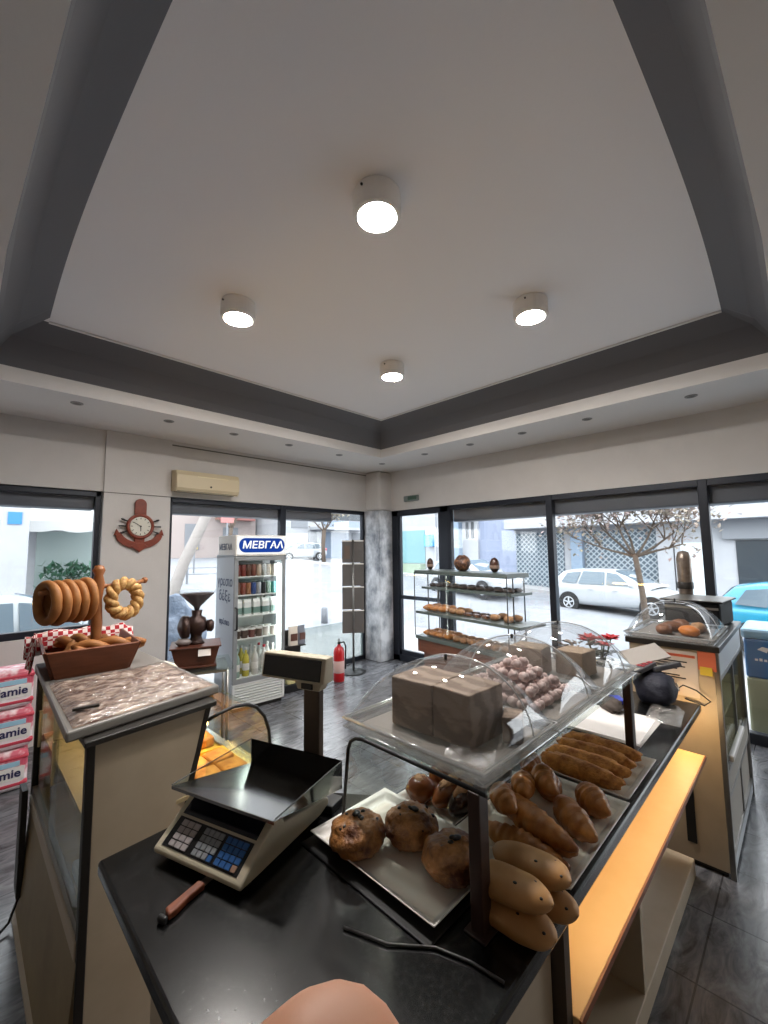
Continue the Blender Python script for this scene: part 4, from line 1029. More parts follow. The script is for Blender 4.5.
croissant((1.48, .735), (1.38, .715), .036, .9, 1.035, 'small croissant on top at the far left of the pile', 13, 6)
croissant((1.24, .62), (1.20, .49), .038, .4, .957, 'croissant tucked under the long one near the tray edge', 10, 6)

m_crusty = M('cheese_crust', '#9c5a24', .6, nz=(26, 6, .35, .60), col2='#d9974a', bump=(70, .7, .01))
cl_ = ['crusty roll nearest the croissants on its white tray', 'crusty roll second from the croissants on its white tray', 'crusty roll third from the croissants on its white tray', 'crusty roll farthest from the croissants on its white tray']
for k in range(4):
    o = loaf_mb(.295, .040, .034, .16, 7, 20 + k).build('crusty_roll', m_crusty, None, smooth=True)
    place(o, (1.655 + .083 * k, .652, .988), (0, 0, R_(88 + 3 * (k % 2)))); tag(o, cl_[k], 'bread roll', 'crusty rolls on the tray')
o = MB().blob((0, 0, .02), (.03, .022, .02), amp=.2, seed=3, flat=.1).build('pastry_piece', m_crusty, None, smooth=True); place(o, (1.56, .90, .952)); tag(o, 'small crusty pastry piece on the worktop behind the roll tray', 'pastry')

m_oval = M('soft_bun_crust', '#c29560', .5, nz=(5, 4, .35, .7), col2='#a3703e', bump=(60, .08, .004))
def oval(x, y, z, rz, tilt, lab, seed):
    t = thing('oval_bread', lab, 'bread', (x, y, z), rz, 'oval breads stacked by the dark post')
    lf_ = loaf_mb(.19, .046, .031, .05, 4, seed, 3.0).build('crust', m_oval, t, smooth=True); lf_.location = (0, 0, .0275)
    for px, py in ((.055, .01), (.075, -.018), (.02, -.02)):
        MB().blob((px, py, .0275 + .030 * math.sqrt(max(0, 1 - (px / .098) ** 2 - (py / .046) ** 2))), (.005, .004, .0025), seg=8, rings=5).build('raisin', m_raisin, t, smooth=True)
oval(.925, .525, .9515, R_(-86), 0, 'oval bread at the bottom of the stack, beside the foot of the dark post', 1)
oval(1.022, .515, .9515, R_(-88), 0, 'oval bread at the bottom of the stack, beside the croissant tray', 2)
oval(.930, .535, 1.007, R_(-80), 0, 'oval bread on top of the stack, right behind the dark post', 3)
oval(1.025, .53, 1.007, R_(-82), 0, 'oval bread on top of the stack, nearer the croissants', 4)

# ------------------------------------------------------------------ glass counter shelf with posts
m_post = M('dark_bronze_post', '#3b2620', .4)
t = thing('counter_shelf', 'raised glass shelf on dark brown posts over the bakery trays', 'shelf', (0, 0, 0))
for x, y in ((.872, .575), (2.06, .585)):
    MB().box((x - .019, y - .016, .9505), (x + .019, y + .016, 1.25)).build('post', m_post, t, bev=.003)
    MB().box((x - .03, y - .028, .9505), (x + .03, y + .028, .956)).build('post_foot', m_post, t, bev=.002)
X0, X1 = .865, 2.13
gp = [(.545, 1.252), (.955, 1.252), (.985, 1.246), (1.008, 1.232), (1.02, 1.205), (1.05, .953)]
b = MB()
for (ya, za), (yb, zb) in zip(gp[:-1], gp[1:]): b.quad([(X0, ya, za), (X1, ya, za), (X1, yb, zb), (X0, yb, zb)])
b.build('bent_glass', m_sheet, t, solid=.006)
MB().tube([(X0 - .004, y, z) for y, z in gp], .0055, seg=8).build('black_edge', m_black, t, smooth=True)
MB().tube([(X1 + .004, y, z) for y, z in gp], .0055, seg=8).build('black_edge', m_black, t, smooth=True)

# ------------------------------------------------------------------ domed trays
m_rim = glassy('acrylic_rim', tint='#f0f1f1', facing=.3, base=.10, top=.5, rough=.08, haze=.24, haze_col='#e3e3e2')
m_bead = glassy('acrylic_bead', tint='#f2f3f3', facing=.3, base=.12, top=.5, rough=.08, haze=.5, haze_col='#e6e6e5')
m_liner = glassy('waxed_liner', tint='#f2efec', facing=.2, base=.03, top=.2, rough=.3, haze=.35, haze_col='#ddd6d0')
def dome(x0, x1, y0, y1, z, hgt, lab, cat='food dome', split=False, rail=None):
    t = thing('domed_tray', lab, cat, ((x0 + x1) / 2, (y0 + y1) / 2, z)); hx, hy = (x1 - x0) / 2, (y1 - y0) / 2
    b = MB(); b.box((-hx, -hy, 0), (hx, hy, .006)); b.build('tray', m_rim, t, bev=.003)
    def lip(k, zz): return [(sx * (hx - k), sy * (hy - k), zz) for sx, sy in ((-1, -1), (1, -1), (1, 1), (-1, 1))]
    b = MB(); A, Bq, C_ = lip(.002, .03), lip(.012, .012), lip(.03, .008)
    for P, Q in ((A, Bq), (Bq, C_)):
        for i in range(4): b.quad([P[i], P[(i + 1) % 4], Q[(i + 1) % 4], Q[i]])
    b.build('tray_lip', m_rim, t)
    MB().tube(A, .0045, seg=6, closed=True).build('tray_rim', m_bead, t, smooth=True)
    MB().box((-hx + .03, -hy + .035, .0065), (hx - .03, hy - .035, .009)).build('liner', m_liner, t)
    ax, ay = hx - .010, hy - .012; n = 30
    def S(u): return math.sin(PI / 2 * (2 * u - 1))
    def P3(u, v):
        x, y = S(u), S(v); z = (max(0, 1 - abs(x) ** 3.2) ** .5) * (max(0, 1 - abs(y) ** 2.2) ** .55)
        return (x * ax, y * ay, .026 + hgt * z)
    dm = MB().grid(P3, n, n).build('dome', m_clear, t, smooth=True)
    MB().tube([(sx * ax, sy * ay, .027) for sx, sy in ((-1, -1), (1, -1), (1, 1), (-1, 1))], .0045, seg=6, closed=True).build('edge_bead', m_bead, dm, smooth=True)
    for uu in ((.5,) if split else (.62,)):
        MB().tube([P3(uu, i / n) for i in range(n + 1)], .0026, seg=6).build('edge_bead', m_bead, dm, smooth=True)
    MB().cyl((0, 0, .026 + hgt * .99), (0, 0, .026 + hgt + .014), .005, seg=8).build('knob', m_black, dm)
    return t
dome(.872, 1.275, .555, 1.06, 1.2555, .185, 'clear domed tray nearest the scale, covering two big halva blocks')
dome(1.285, 1.69, .555, 1.06, 1.2555, .185, 'clear domed tray in the middle of the three, over a heap of pink sweets')
dome(1.70, 2.105, .555, 1.06, 1.2555, .185, 'clear domed tray farthest along the glass shelf, over two tan halva blocks')
m_halva = M('marbled_halva', '#a08c7c', .75, wave=(4.5, 6, .25, .8), col2='#7d695b', bump=(60, .3, .006), stretch=(1, 1, 2.2))
m_halva2 = M('plain_halva', '#a08a74', .75, nz=(20, 4, .3, .7), col2='#8f7a66', bump=(60, .3, .006))
def block(x, y, z, sx, sy, sz, rz, mat, lab, grp):
    b = MB(); b.box((-sx / 2, -sy / 2, 0), (sx / 2, sy / 2, sz)); bmesh.ops.subdivide_edges(b.bm, edges=b.bm.edges[:], cuts=8, use_grid_fill=True)
    for v in b.bm.verts:
        n_ = noise.noise(v.co * 16 + Vector((x * 9, y * 9, 0))); k = 1 + .025 * n_; v.co = Vector((v.co.x * k, v.co.y * k, max(0, v.co.z * (1 + .02 * n_))))
    o = b.build('halva_block', mat, None, bev=.004); place(o, (x, y, z), (0, 0, rz)); tag(o, lab, 'halva', grp); return o
ZD = 1.266
block(1.065, .875, ZD, .165, .155, .142, R_(2), m_halva, 'left of the two marbled halva blocks under the nearest dome', 'halva blocks under the domes')
block(1.072, .730, ZD, .165, .132, .142, R_(-2), m_halva, 'right of the two marbled halva blocks under the nearest dome', 'halva blocks under the domes')
block(1.135, .622, ZD, .08, .055, .07, R_(25), m_halva, 'broken lump of marbled halva beside the two blocks in the nearest dome', 'halva blocks under the domes')
b = MB()
def crump(u, v):
    x, y = -.06 + .12 * u, -.06 + .12 * v; return (x, y, .004 + .022 * abs(noise.noise(Vector((x * 22, y * 22, 3)))) + .01 * v)
o = b.grid(crump, 24, 24).build('clear_wrapping', m_wrap, None, smooth=True); place(o, (.955, .645, ZD), (0, 0, .4)); tag(o, 'crumpled clear wrapping in front of the halva blocks in the nearest dome', 'wrapping')
block(1.80, .89, ZD, .12, .14, .112, R_(4), m_halva2, 'larger tan halva block under the farthest dome', 'halva blocks under the domes')
block(1.90, .735, ZD, .12, .12, .10, R_(-6), m_halva2, 'smaller tan halva block under the farthest dome', 'halva blocks under the domes')
m_sugar = M('sugar_sweet', '#b99a94', .8, nz=(40, 4, .35, .65), col2='#dbcac6', bump=(120, .5, .004)); s0 = None
cells = []
for lay, (nx, ny, zz) in enumerate(((8, 8, 0), (6, 6, .034), (4, 4, .066), (2, 2, .096))):
    for i in range(nx):
        for j in range(ny): cells.append((1.487 + (i - (nx - 1) / 2) * .037, .80 + (j - (ny - 1) / 2) * .040, ZD + zz))
for x, y, z in cells:
    if s0 is None: o = s0 = MB().blob((0, 0, .015), (.021, .018, .017), seg=12, rings=8, amp=.35, freq=3, seed=2, flat=.2).build('sugared_sweet', m_sugar, None, smooth=True)
    else: o = dup(s0)
    o.location = (x + rnd.uniform(-.008, .008), y + rnd.uniform(-.008, .008), z + .0015); o.rotation_euler = (0, 0, rnd.uniform(-3, 3))
    tag(o, 'pale pink sugar dusted sweet heaped under the middle dome', 'sweet', 'pink sweets under the middle dome')

for k in range(4):
    o = MB().prism([(0, 0), (.37, 0), (.37, .31), (0, .31)], 0, .0025).build('paper_sheet', m_paper); place(o, (2.09 + .003 * k, .558 + .002 * k, .9505 + .0027 * k), (0, 0, R_(.6 * k)))
    tag(o, ['lowest white paper sheet of the pile on the worktop beyond the rolls', 'second white paper sheet from the bottom of the worktop pile', 'third white paper sheet from the bottom of the worktop pile', 'topmost white paper sheet of the pile on the worktop beyond the rolls'][k], 'paper', 'white paper sheets on the worktop')

# ------------------------------------------------------------------ till corner
t = thing('zip_pouch', 'bulging dark blue pouch on the worktop against the right cabinet', 'pouch', (2.735, .64, .9505), R_(25))
MB().blob((0, 0, .085), (.14, .10, .092), seg=26, rings=16, amp=.18, freq=2.2, seed=4, flat=.12).build('bag_body', M('navy_cloth', '#1a1c2c', .7, bump=(40, .5, .01)), t, smooth=True)
MB().tube([(-.08, -.092, .10), (0, -.103, .11), (.08, -.092, .10)], .005, seg=6).build('zip_line', m_steel, t, smooth=True)
def terminal(loc, rot, lab, keycol):
    r = thing('card_terminal', lab, 'card terminal', loc, 0, 'card terminals on the pouch'); r.rotation_euler = rot
    MB().prism([(-.038, -.08), (.038, -.08), (.042, .0), (.038, .085), (-.038, .085), (-.042, 0)], 0, .024).build('body', M('terminal_grey', '#55555a', .4), r, bev=.005)
    MB().box((-.03, .03, .024), (.03, .075, .0255)).build('screen', M('terminal_screen', '#9a9a94', .3), r)
    for i in range(3):
        for j in range(3): MB().box((-.03 + .021 * i, -.07 + .028 * j, .024), (-.03 + .021 * i + .017, -.07 + .028 * j + .019, .028)).build('key', M('term_key_' + keycol, {'red': '#a03038', 'grey': '#8a8a88'}[keycol], .5), r, bev=.002)
    return r
terminal((2.69, .69, 1.125), (R_(-14), R_(6), R_(62)), 'grey card terminal with reddish keys on the dark blue pouch', 'red')
terminal((2.79, .60, 1.128), (R_(-8), R_(12), R_(50)), 'grey card terminal leaning at the cabinet side of the dark blue pouch', 'grey')
o = MB().box((-.11, -.075, 0), (.11, .075, .008)).build('open_notebook', M('grey_paper', '#9a948e', .7), None, bev=.003); place(o, (2.80, .70, 1.185), (R_(18), R_(-14), R_(-50))); tag(o, 'grey notepad propped on the card terminals', 'notepad')
o = MB().box((-.045, -.028, 0), (.045, .028, .02)).build('blue_lighter_box', M('bright_blue', '#2a3fb4', .4), None, bev=.004); place(o, (2.62, .80, .951), (0, 0, .6)); tag(o, 'small bright blue box on the worktop behind the pouch', 'box')
b = MB()
def crp(u, v):
    x, y = -.13 + .26 * u, -.075 + .15 * v; e = min(u, 1 - u, v, 1 - v) * 6
    return (x, y, .002 + min(1, e) * (.02 + .035 * abs(noise.noise(Vector((x * 17, y * 19, 1))))))
o = b.grid(crp, 36, 24).build('plastic_bag', glassy('bag_plastic', facing=.3, base=.1, top=.5, rough=.15, haze=.35, haze_col='#bdb7b3', bump=(40, .9, .02)), None, smooth=True); place(o, (2.565, .565, .9505), (0, 0, .1)); tag(o, 'crumpled clear plastic bag on the worktop in front of the pouch', 'plastic bag')
o = MB().blob((0, 0, .03), (.09, .05, .032), amp=.3, freq=3, seed=8, flat=.1).build('dark_cloth', M('dark_cloth', '#4a403a', .8), None, smooth=True); place(o, (2.46, .78, .951), (0, 0, .5)); tag(o, 'dark crumpled cloth on the worktop behind the paper pile', 'cloth')

# ------------------------------------------------------------------ right cabinet
t = thing('heated_cabinet', 'tall cabinet at the right with notices taped on its cream side', 'cabinet', (0, 0, 0))
x0, x1, y0, y1, ht = 3.05, 4.18, .395, .84, 1.235
MB().box((x0, y0, .03), (x0 + .03, y1, ht - .03)).build('side_panel', m_cream, t)
MB().box((x1 - .03, y0, .03), (x1, y1, ht - .03)).build('side_panel', m_cream, t)
MB().box((x0 - .012, y0 - .012, ht - .035), (x1 + .01, y1 + .02, ht)).build('top_frame', M('dark_steel', '#3d3935', .35, metal=.6), t, bev=.004)
MB().box((x0 - .004, y0 - .006, .0), (x0 + .022, y0 + .02, ht - .035)).build('corner_post', m_steel, t, bev=.003)
MB().box((x1 - .02, y0 - .006, .0), (x1, y0 + .02, ht - .035)).build('corner_post', m_steel, t, bev=.003)
MB().box((x0 + .02, y0 + .0, 1.06), (x1 - .02, y0 + .02, ht - .035)).build('upper_fascia', M('pale_steel', '#b7bcc0', .4, metal=.4), t)
MB().box((x0 + .02, y0 + .0, .42), (x1 - .02, y0 + .02, .52)).build('middle_rail', M('pale_rail', '#9a948a', .5), t)
MB().box((x0 + .02, y0 + .0, .03), (x1 - .02, y0 + .02, .10)).build('bottom_rail', MATS['pale_steel'], t)
for (za, zb, nm) in ((.52, 1.06, 'sliding_door'), (.10, .42, 'lower_door')):
    for k in range(2):
        xa = x0 + .03 + k * .54; dr = MB().box((xa, y0 + .004 + .008 * k, za), (xa + .55, y0 + .009 + .008 * k, zb)).build(nm, m_sheet if za > .5 else MATS['pale_rail'], t)
        f_ = MB(); f_.box((xa, y0 - .002, za), (xa + .025, y0 + .012, zb)); f_.box((xa + .525, y0 - .002, za), (xa + .55, y0 + .012, zb)); f_.box((xa, y0 - .002, zb - .025), (xa + .55, y0 + .012, zb)); f_.box((xa, y0 - .002, za), (xa + .55, y0 + .012, za + .025)); f_.build('door_frame', m_steel, dr)
MB().box((x0 + .05, y0 - .03, .60), (x0 + .62, y0 - .004, .635)).build('paper_roll_holder', m_white, t, bev=.008)
MB().box((x0 + .03, y0 + .03, .76), (x1 - .03, y1 - .02, .775)).build('shelf', m_glow_shelf, t); MB().box((x0 + .03, y0 + .03, .50), (x1 - .03, y1 - .02, .52)).build('deck', m_glow_shelf, t)
MB().box((x0 + .03, y1 - .01, .5), (x1 - .03, y1, ht - .035)).build('front_glass', m_sheet, t)
MB().box((x0 + .03, y1 - .02, .03), (x1 - .03, y1, .5)).build('front_panel', m_cream, t)
MB().box((x0 + .02, y0 + .03, .0), (x1 - .02, y1 - .03, .03)).build('plinth', m_dark, t)
MB().box((x0 - .004, .555, .12), (x0, .60, .52)).build('dark_slot', m_black, t)
XP = x0
t = thing('notice_sheet', 'pale notice with black lines and a red heading on the side of the right cabinet', 'notice', (XP - .0025, .79, .93))
# sheet lies in the y-z plane; local x runs from the far edge (left) to the near edge (right)
t.rotation_euler = (R_(90), 0, R_(-90))
MB().box((.01, .0, -.0015), (.30, .255, .001)).build('sheet', M('pinkish_paper', '#cbbfb4', .8), t)
for i, (wd, z) in enumerate(((.16, .19), (.13, .176), (.15, .162), (.11, .148), (.12, .11), (.15, .096), (.09, .082))):
    MB().box((.09, z, .001), (.09 + wd, z + .007, .0018)).build('print_line', m_black, t)
MB().box((.14, .222, .001), (.29, .237, .0018)).build('red_heading', M('red_print', '#c65a3e', .6), t)
o = MB().box((0, 0, 0), (.084, .108, .0015)).build('orange_note', M('orange_paper', '#d06a48', .7)); place(o, (XP - .006, .487, 1.095), (R_(90), 0, R_(-90))); tag(o, 'orange red paper stuck on the side of the right cabinet, near its corner', 'note')
o = MB().box((0, 0, 0), (.057, .046, .0015)).build('yellow_note', M('yellow_paper', '#d8b83a', .7)); place(o, (XP - .0085, .479, 1.068), (R_(90), 0, R_(-92))); tag(o, 'yellow sticky note under the orange paper on the right cabinet', 'note')
b = MB().tube([(3.0, .60, .965), (3.01, .56, 1.0), (3.02, .50, .98), (3.03, .44, .93), (3.035, .47, .90), (3.03, .56, .92)], .004, seg=6)
tag(b.build('terminal_cord', m_black, smooth=True), 'thin black cord hanging down the side of the right cabinet', 'cord')
dome(3.045, 3.66, .405, .868, 1.2355, .185, 'clear double dome over pastries on top of the right cabinet', split=True)
m_pp = M('brown_pastry', '#8a5a3c', .55, nz=(14, 4, .3, .7), col2='#5f3a26')
for k, (x, y, c_) in enumerate(((3.22, .68, 0), (3.24, .55, 1), (3.36, .66, 0), (3.40, .53, 2), (3.50, .64, 0))):
    o = MB().blob((0, 0, .03), (.065, .045, .034), amp=.15, freq=3, seed=30 + k, flat=.15).build('sweet_pastry', [m_pp, M('orange_pastry', '#c8752c', .45), m_roll][c_], None, smooth=True)
    place(o, (x, y, 1.2455), (0, 0, k)); tag(o, ['brown pastry at the near left under the dome on the right cabinet', 'orange glazed pastry under the dome on the right cabinet', 'brown pastry in the middle under the dome on the right cabinet', 'tan pastry by the near right edge under the dome on the right cabinet', 'brown pastry at the far end under the dome on the right cabinet'][k], 'pastry', 'pastries under the right dome')

# drinks machine and cylinder behind the right cabinet
t = thing('coffee_machine', 'black coffee machine behind the dome on the right cabinet, by the window', 'coffee machine', (3.93, .60, 1.236), R_(-5))
MB().box((-.19, -.17, .0), (.19, .17, .17)).build('body', M('matt_black', '#0f0f10', .75, spec=.2), t, bev=.02)
MB().box((-.21, -.19, .17), (.21, .19, .178)).build('top_tray', MATS['matt_black'], t, bev=.005); MB().box((-.205, -.185, .178), (.205, .185, .183)).build('steel_plate', m_steel, t); MB().box((-.194, -.16, .12), (-.188, .16, .135)).build('light_band', m_steel, t)
t = thing('vacuum_cylinder', 'narrow brown and steel cylinder standing behind the right cabinet, before the window', 'cylinder', (4.32, .735, 0))
MB().lathe([(0, 0), (.12, 0), (.12, .02), (.03, .03), (.03, 1.28), (.05, 1.3), (.054, 1.7), (.04, 1.755), (.0, 1.77)], seg=20).build('column', M('amber_steel', '#5d4a3c', .3, metal=.5, nz=(9, 3, .3, .7), col2='#9a8f86'), t, smooth=True)
MB().lathe([(.055, 1.45), (.058, 1.455), (.058, 1.50), (.055, 1.505)], seg=20).build('collar', m_dark, t, smooth=True)

# flower pot on the worktop
t = thing('potted_poinsettia', 'red poinsettia in a pale wrapped pot at the far end of the worktop', 'potted plant', (2.78, .935, .9505))
MB().lathe([(0, 0), (.06, 0), (.085, .14), (.09, .15), (.08, .15), (.0, .13)], seg=20).build('pot', M('pale_wrap', '#c9cfca', .4, bump=(20, .6, .02)), t, smooth=True)
lf, lg = MB(), MB()
rr = random.Random(3)
def leaf(b, c, d, L, wd):
    d = d.normalized(); s = d.cross(Vector((0, 0, 1))).normalized(); u = s.cross(d); c = Vector(c)
    p = [c, c + d * L * .4 + s * wd + u * .008, c + d * L, c + d * L * .4 - s * wd + u * .008, c + d * L * .5 - u * .004]
    v = [b.bm.verts.new(q) for q in p]
    for tri in ((0, 1, 4), (1, 2, 4), (2, 3, 4), (3, 0, 4)): b.bm.faces.new([v[i] for i in tri])
for k in range(5):
    hx_, hy_ = .07 * math.cos(k * 1.3), .07 * math.sin(k * 1.3); hz = .27 + .05 * rr.random()
    for i in range(9):
        a = i * .7; leaf(lf, (hx_, hy_, hz), Vector((math.cos(a), math.sin(a), .1 + .3 * rr.random())), .055 + .02 * rr.random(), .016)
    for i in range(6):
        a = i * 1.05 + .4; leaf(lg, (hx_ * .8, hy_ * .8, hz - .06 - .03 * rr.random()), Vector((math.cos(a), math.sin(a), -.1)), .07, .02)
    MB().tube([(0, 0, .13), (hx_ * .6, hy_ * .6, .2), (hx_, hy_, hz)], .004, seg=6).build('stem', M('stem_green', '#4f5b3a', .6), t)
lf.build('red_bracts', M('poinsettia_red', '#b3202c', .6), t); lg.build('leaves', M('dull_leaf', '#4a5240', .6), t)
t = thing('dried_plant', 'brownish dried plant next to the poinsettia on the worktop end', 'plant', (2.62, 1.0, .9505))
MB().lathe([(0, 0), (.045, 0), (.055, .1), (.0, .09)], seg=16).build('pot', M('brown_pot', '#6a5142', .6), t)
dl = MB()
for i in range(60):
    a = rr.uniform(0, 6.28); r_ = .09 * rr.random(); leaf(dl, (r_ * math.cos(a), r_ * math.sin(a), .2 + .1 * rr.random()), Vector((math.cos(a), math.sin(a), rr.uniform(-.2, .6))), .05, .012)
dl.build('leaves', M('dry_leaf', '#7a6a5f', .7), t)
for i in range(5): MB().tube([(0, 0, .08), (.05 * math.cos(i * 1.3), .05 * math.sin(i * 1.3), .24)], .003, seg=5).build('stem', M('stem_brown', '#5f4a3a', .7), t)

b = MB().tube([(.66, .80, .9545), (.70, .70, .9545), (.765, .622, .9545), (.79, .55, .9545), (.80, .48, .9545)], .003, seg=8)
tag(b.build('thin_cord', M('grey_cord', '#3a3838', .4), smooth=True), 'thin dark cord curving over the worktop below the bun tray', 'cord')

# ------------------------------------------------------------------ hand of the person taking the photo (thumb tip at the lower picture edge)
CAMX, CAMU, CAMF = r2, u2, fw
def CW(x, u, f): return EYE + CAMX * x + CAMU * u + CAMF * f
bm = bmesh.new()
sk = bm.verts.layers.skin.verify()
def chain(pts, start=None):
    prev = start; out = []
    for p, r in pts:
        v = bm.verts.new(CW(*p)); v[sk].radius = (r, r); 
        if prev is not None: bm.edges.new((prev, v))
        prev = v; out.append(v)
    return out
pal = chain([((-.075, -.330, .045), .026), ((-.070, -.255, .05), .025), ((-.055, -.205, .055), .034), ((-.04, -.175, .055), .033)])
pal[0][sk].use_root = True
th = chain([((-.042, -.165, .074), .021), ((-.0290, -.136, .0745), .0225), ((-.0150, -.1145, .074), .0215), ((-.0065, -.1020, .0735), .0180), ((-.0035, -.0940, .073), .0130)], pal[2])
fingers = [((-.012, -.170), .0), ((-.018, -.19), .004), ((-.025, -.209), .004), ((-.033, -.226), .0)]
for k, ((fx, fu), ex) in enumerate(fingers):
    L = (.9, 1.0, .95, .78)[k]
    chain([((fx, fu, .05), .0095), ((fx + .028 * L, fu - .002, .035), .0085), ((fx + .030 * L, fu - .003, .012), .008), ((fx + .012 * L, fu - .003, .002), .0072)], pal[3] if k < 2 else pal[2])
me = bpy.data.meshes.new('hand'); bm.to_mesh(me); bm.free()
hand = bpy.data.objects.new('hand', me); COL.objects.link(hand)
m_skin = M('skin', '#c08a6c', .55, sss=.1, bump=(300, .1, .001)); me.materials.append(m_skin)
s_ = hand.modifiers.new('skin', 'SKIN'); s_.use_smooth_shade = True
sb = hand.modifiers.new('smooth_surface', 'SUBSURF'); sb.levels = 2; sb.render_levels = 2
tag(hand, 'fingertip and hand of the person taking the photo, at the bottom edge', 'hand')
sl_ = MB().tube([CW(-.076, -.32, .045), CW(-.085, -.38, .04), CW(-.10, -.47, .03), CW(-.12, -.56, .01)], .04, seg=18, radii=[.038, .042, .046, .05]).build('sleeve', M('dark_sleeve', '#33343a', .9), hand, smooth=True)
# ------------------------------------------------------------------ street outside
def gz(y): return -.40 + .057 * (y - 5)
m_road = M('pale_asphalt', '#85888d', .8, nz=(1.2, 6, .3, .7), col2='#74777d', bump=(30, .2, .02))
m_walk = M('pale_paving', '#a3a3a3', .8, nz=(3, 4, .3, .7), col2='#98999b')
struct(MB().quad([(-60, -40, gz(-40)), (90, -40, gz(-40)), (90, 90, gz(90)), (-60, 90, gz(90))]).build('street', m_road))
w = MB(); w.box((5.36, -14, -.9), (8.2, 5.5, -.12)); w.box((-8, 5.46, -.9), (8.2, 8.3, -.12)); struct(w.build('pavement', m_walk, bev=.02))
w = MB(); w.prism([(18.6, -16), (20, -16), (20, 40), (18.6, 40)], 0, .14)
o = w.build('pavement_far', m_walk); struct(o)
for v in o.data.vertices: v.co.z += gz(v.co.y)
for k in range(4):
    o = MB().box((-.12, -4, 0), (.12, 4, .006)).build('road_marking', M('road_white', '#b9baba', .7)); struct(o); o.location = (9.5 + 1.1 * k, 17.5 + 1.8 * k, gz(17.5 + 1.8 * k) + .02); o.rotation_euler = (R_(3.26), 0, R_(-28))

m_fw = M('facade_white', '#a5a7ab', .8, nz=(1.5, 4, .3, .7), col2='#9c9ea3'); m_flav = M('facade_lavender', '#828ba0', .8); m_fgr = M('facade_grey', '#7d8085', .8)
m_colb = M('pale_blue_column', '#7b8c9e', .7); m_fdark = M('dark_shopwindow', '#31383e', .25); m_teal = M('teal_curtain', '#689298', .5)
mlat = bpy.data.materials.new('lattice_shutter'); mlat.use_nodes = True; nt = mlat.node_tree; b = nt.nodes['Principled BSDF']; b.inputs['Roughness'].default_value = .5
tc = nt.nodes.new('ShaderNodeTexCoord'); mp = nt.nodes.new('ShaderNodeMapping'); mp.inputs['Rotation'].default_value = (0, 0, 0)
sp = nt.nodes.new('ShaderNodeSeparateXYZ'); nt.links.new(tc.outputs['Object'], sp.inputs[0])
def mth(op, a, b_=None, v=None):
    n_ = nt.nodes.new('ShaderNodeMath'); n_.operation = op
    nt.links.new(a, n_.inputs[0]) if not isinstance(a, float) else None
    if b_ is not None: nt.links.new(b_, n_.inputs[1])
    if v is not None: n_.inputs[1].default_value = v
    return n_.outputs[0]
s1 = mth('SINE', mth('MULTIPLY', mth('ADD', sp.outputs[1], sp.outputs[2]), v=26.0)); s2 = mth('SINE', mth('MULTIPLY', mth('SUBTRACT', sp.outputs[1], sp.outputs[2]), v=26.0))
mxx = mth('MAXIMUM', s1, s2); cr = nt.nodes.new('ShaderNodeValToRGB'); cr.color_ramp.elements[0].position = .55; cr.color_ramp.elements[1].position = .8
cr.color_ramp.elements[0].color = (*lin('#3f4f5c'), 1); cr.color_ramp.elements[1].color = (*lin('#959da2'), 1)
nt.links.new(mxx, cr.inputs[0]); nt.links.new(cr.outputs[0], b.inputs['Base Color'])

def facade(name, lab, x, ya, yb, top, wallm):
    t = thing(name, lab, 'building', (x, min(ya, yb), gz((ya + yb) / 2)))
    L = abs(ya - yb); MB().box((0, 0, -.6), (6, L, top)).build('wall', wallm, t)
    return t, min(ya, yb)
def fpart(t, name, mat, x, ya, yb, z0, z1, depth, y0, zb):
    return MB().box((-depth, min(ya, yb) - y0, z0 - zb), (.02, max(ya, yb) - y0, z1 - zb)).build(name, mat, t, bev=.01)
FX = 20.0
t, y0 = facade('shop_building', 'white shop building with lattice shutters, behind the white hatchback', FX, 10.4, 3.6, 6.5, m_fw); zb = t.location.z
for ya, yb in ((10.4, 8.6), (7.05, 4.25)): fpart(t, 'lattice_shutter', mlat, FX, ya, yb, -.15, 2.55, .06, y0, zb)
fpart(t, 'lattice_shutter', mlat, FX, 8.55, 8.0, -.15, 2.55, .05, y0, zb); fpart(t, 'column', m_colb, FX, 7.6, 7.1, -.3, 2.7, .3, y0, zb); fpart(t, 'column', m_fw, FX, 4.2, 3.65, -.3, 2.7, .35, y0, zb)
fpart(t, 'canopy', m_fw, FX, 10.4, 3.6, 2.75, 3.35, 1.2, y0, zb); fpart(t, 'fascia', m_fgr, FX, 10.4, 3.6, 2.55, 2.75, .2, y0, zb)
t, y0 = facade('lavender_building', 'pale lavender house wall between the lattice shutters and the white columns', FX + .05, 12.6, 10.4, 6.8, m_flav); zb = t.location.z
t, y0 = facade('grey_white_building', 'grey and white building with blue columns opposite the glass door', FX - .1, 15.4, 12.6, 7.2, m_fw); zb = t.location.z
fpart(t, 'column', m_colb, FX, 14.3, 13.6, -.2, 4.2, .35, y0, zb); fpart(t, 'balcony', m_fgr, FX, 13.3, 12.7, 3.4, 3.6, .8, y0, zb)
for ya in (13.35, 13.0): fpart(t, 'window', m_fdark, FX, ya, ya - .18, 2.4, 3.9, .03, y0, zb)
t, y0 = facade('curtained_building', 'white building with a pale teal window seen through the glass door', FX - .2, 20.5, 15.4, 7.2, m_fw); zb = t.location.z
fpart(t, 'window', m_teal, FX, 18.1, 16.2, 1.0, 3.0, .04, y0, zb); fpart(t, 'window_frame', m_fgr, FX, 18.3, 18.1, .9, 3.1, .1, y0, zb); fpart(t, 'planter', M('hedge_green', '#8a9a86', .8), FX, 18.3, 16.2, .2, .95, .5, y0, zb)
fpart(t, 'blue_sign', M('round_blue', '#3f93c8', .5), FX, 15.9, 15.5, 2.0, 2.7, .5, y0, zb)
t, y0 = facade('dark_window_building', 'grey and white building with a big dark shop window behind the teal car', FX - .4, 3.6, -6.0, 6.5, m_fw); zb = t.location.z
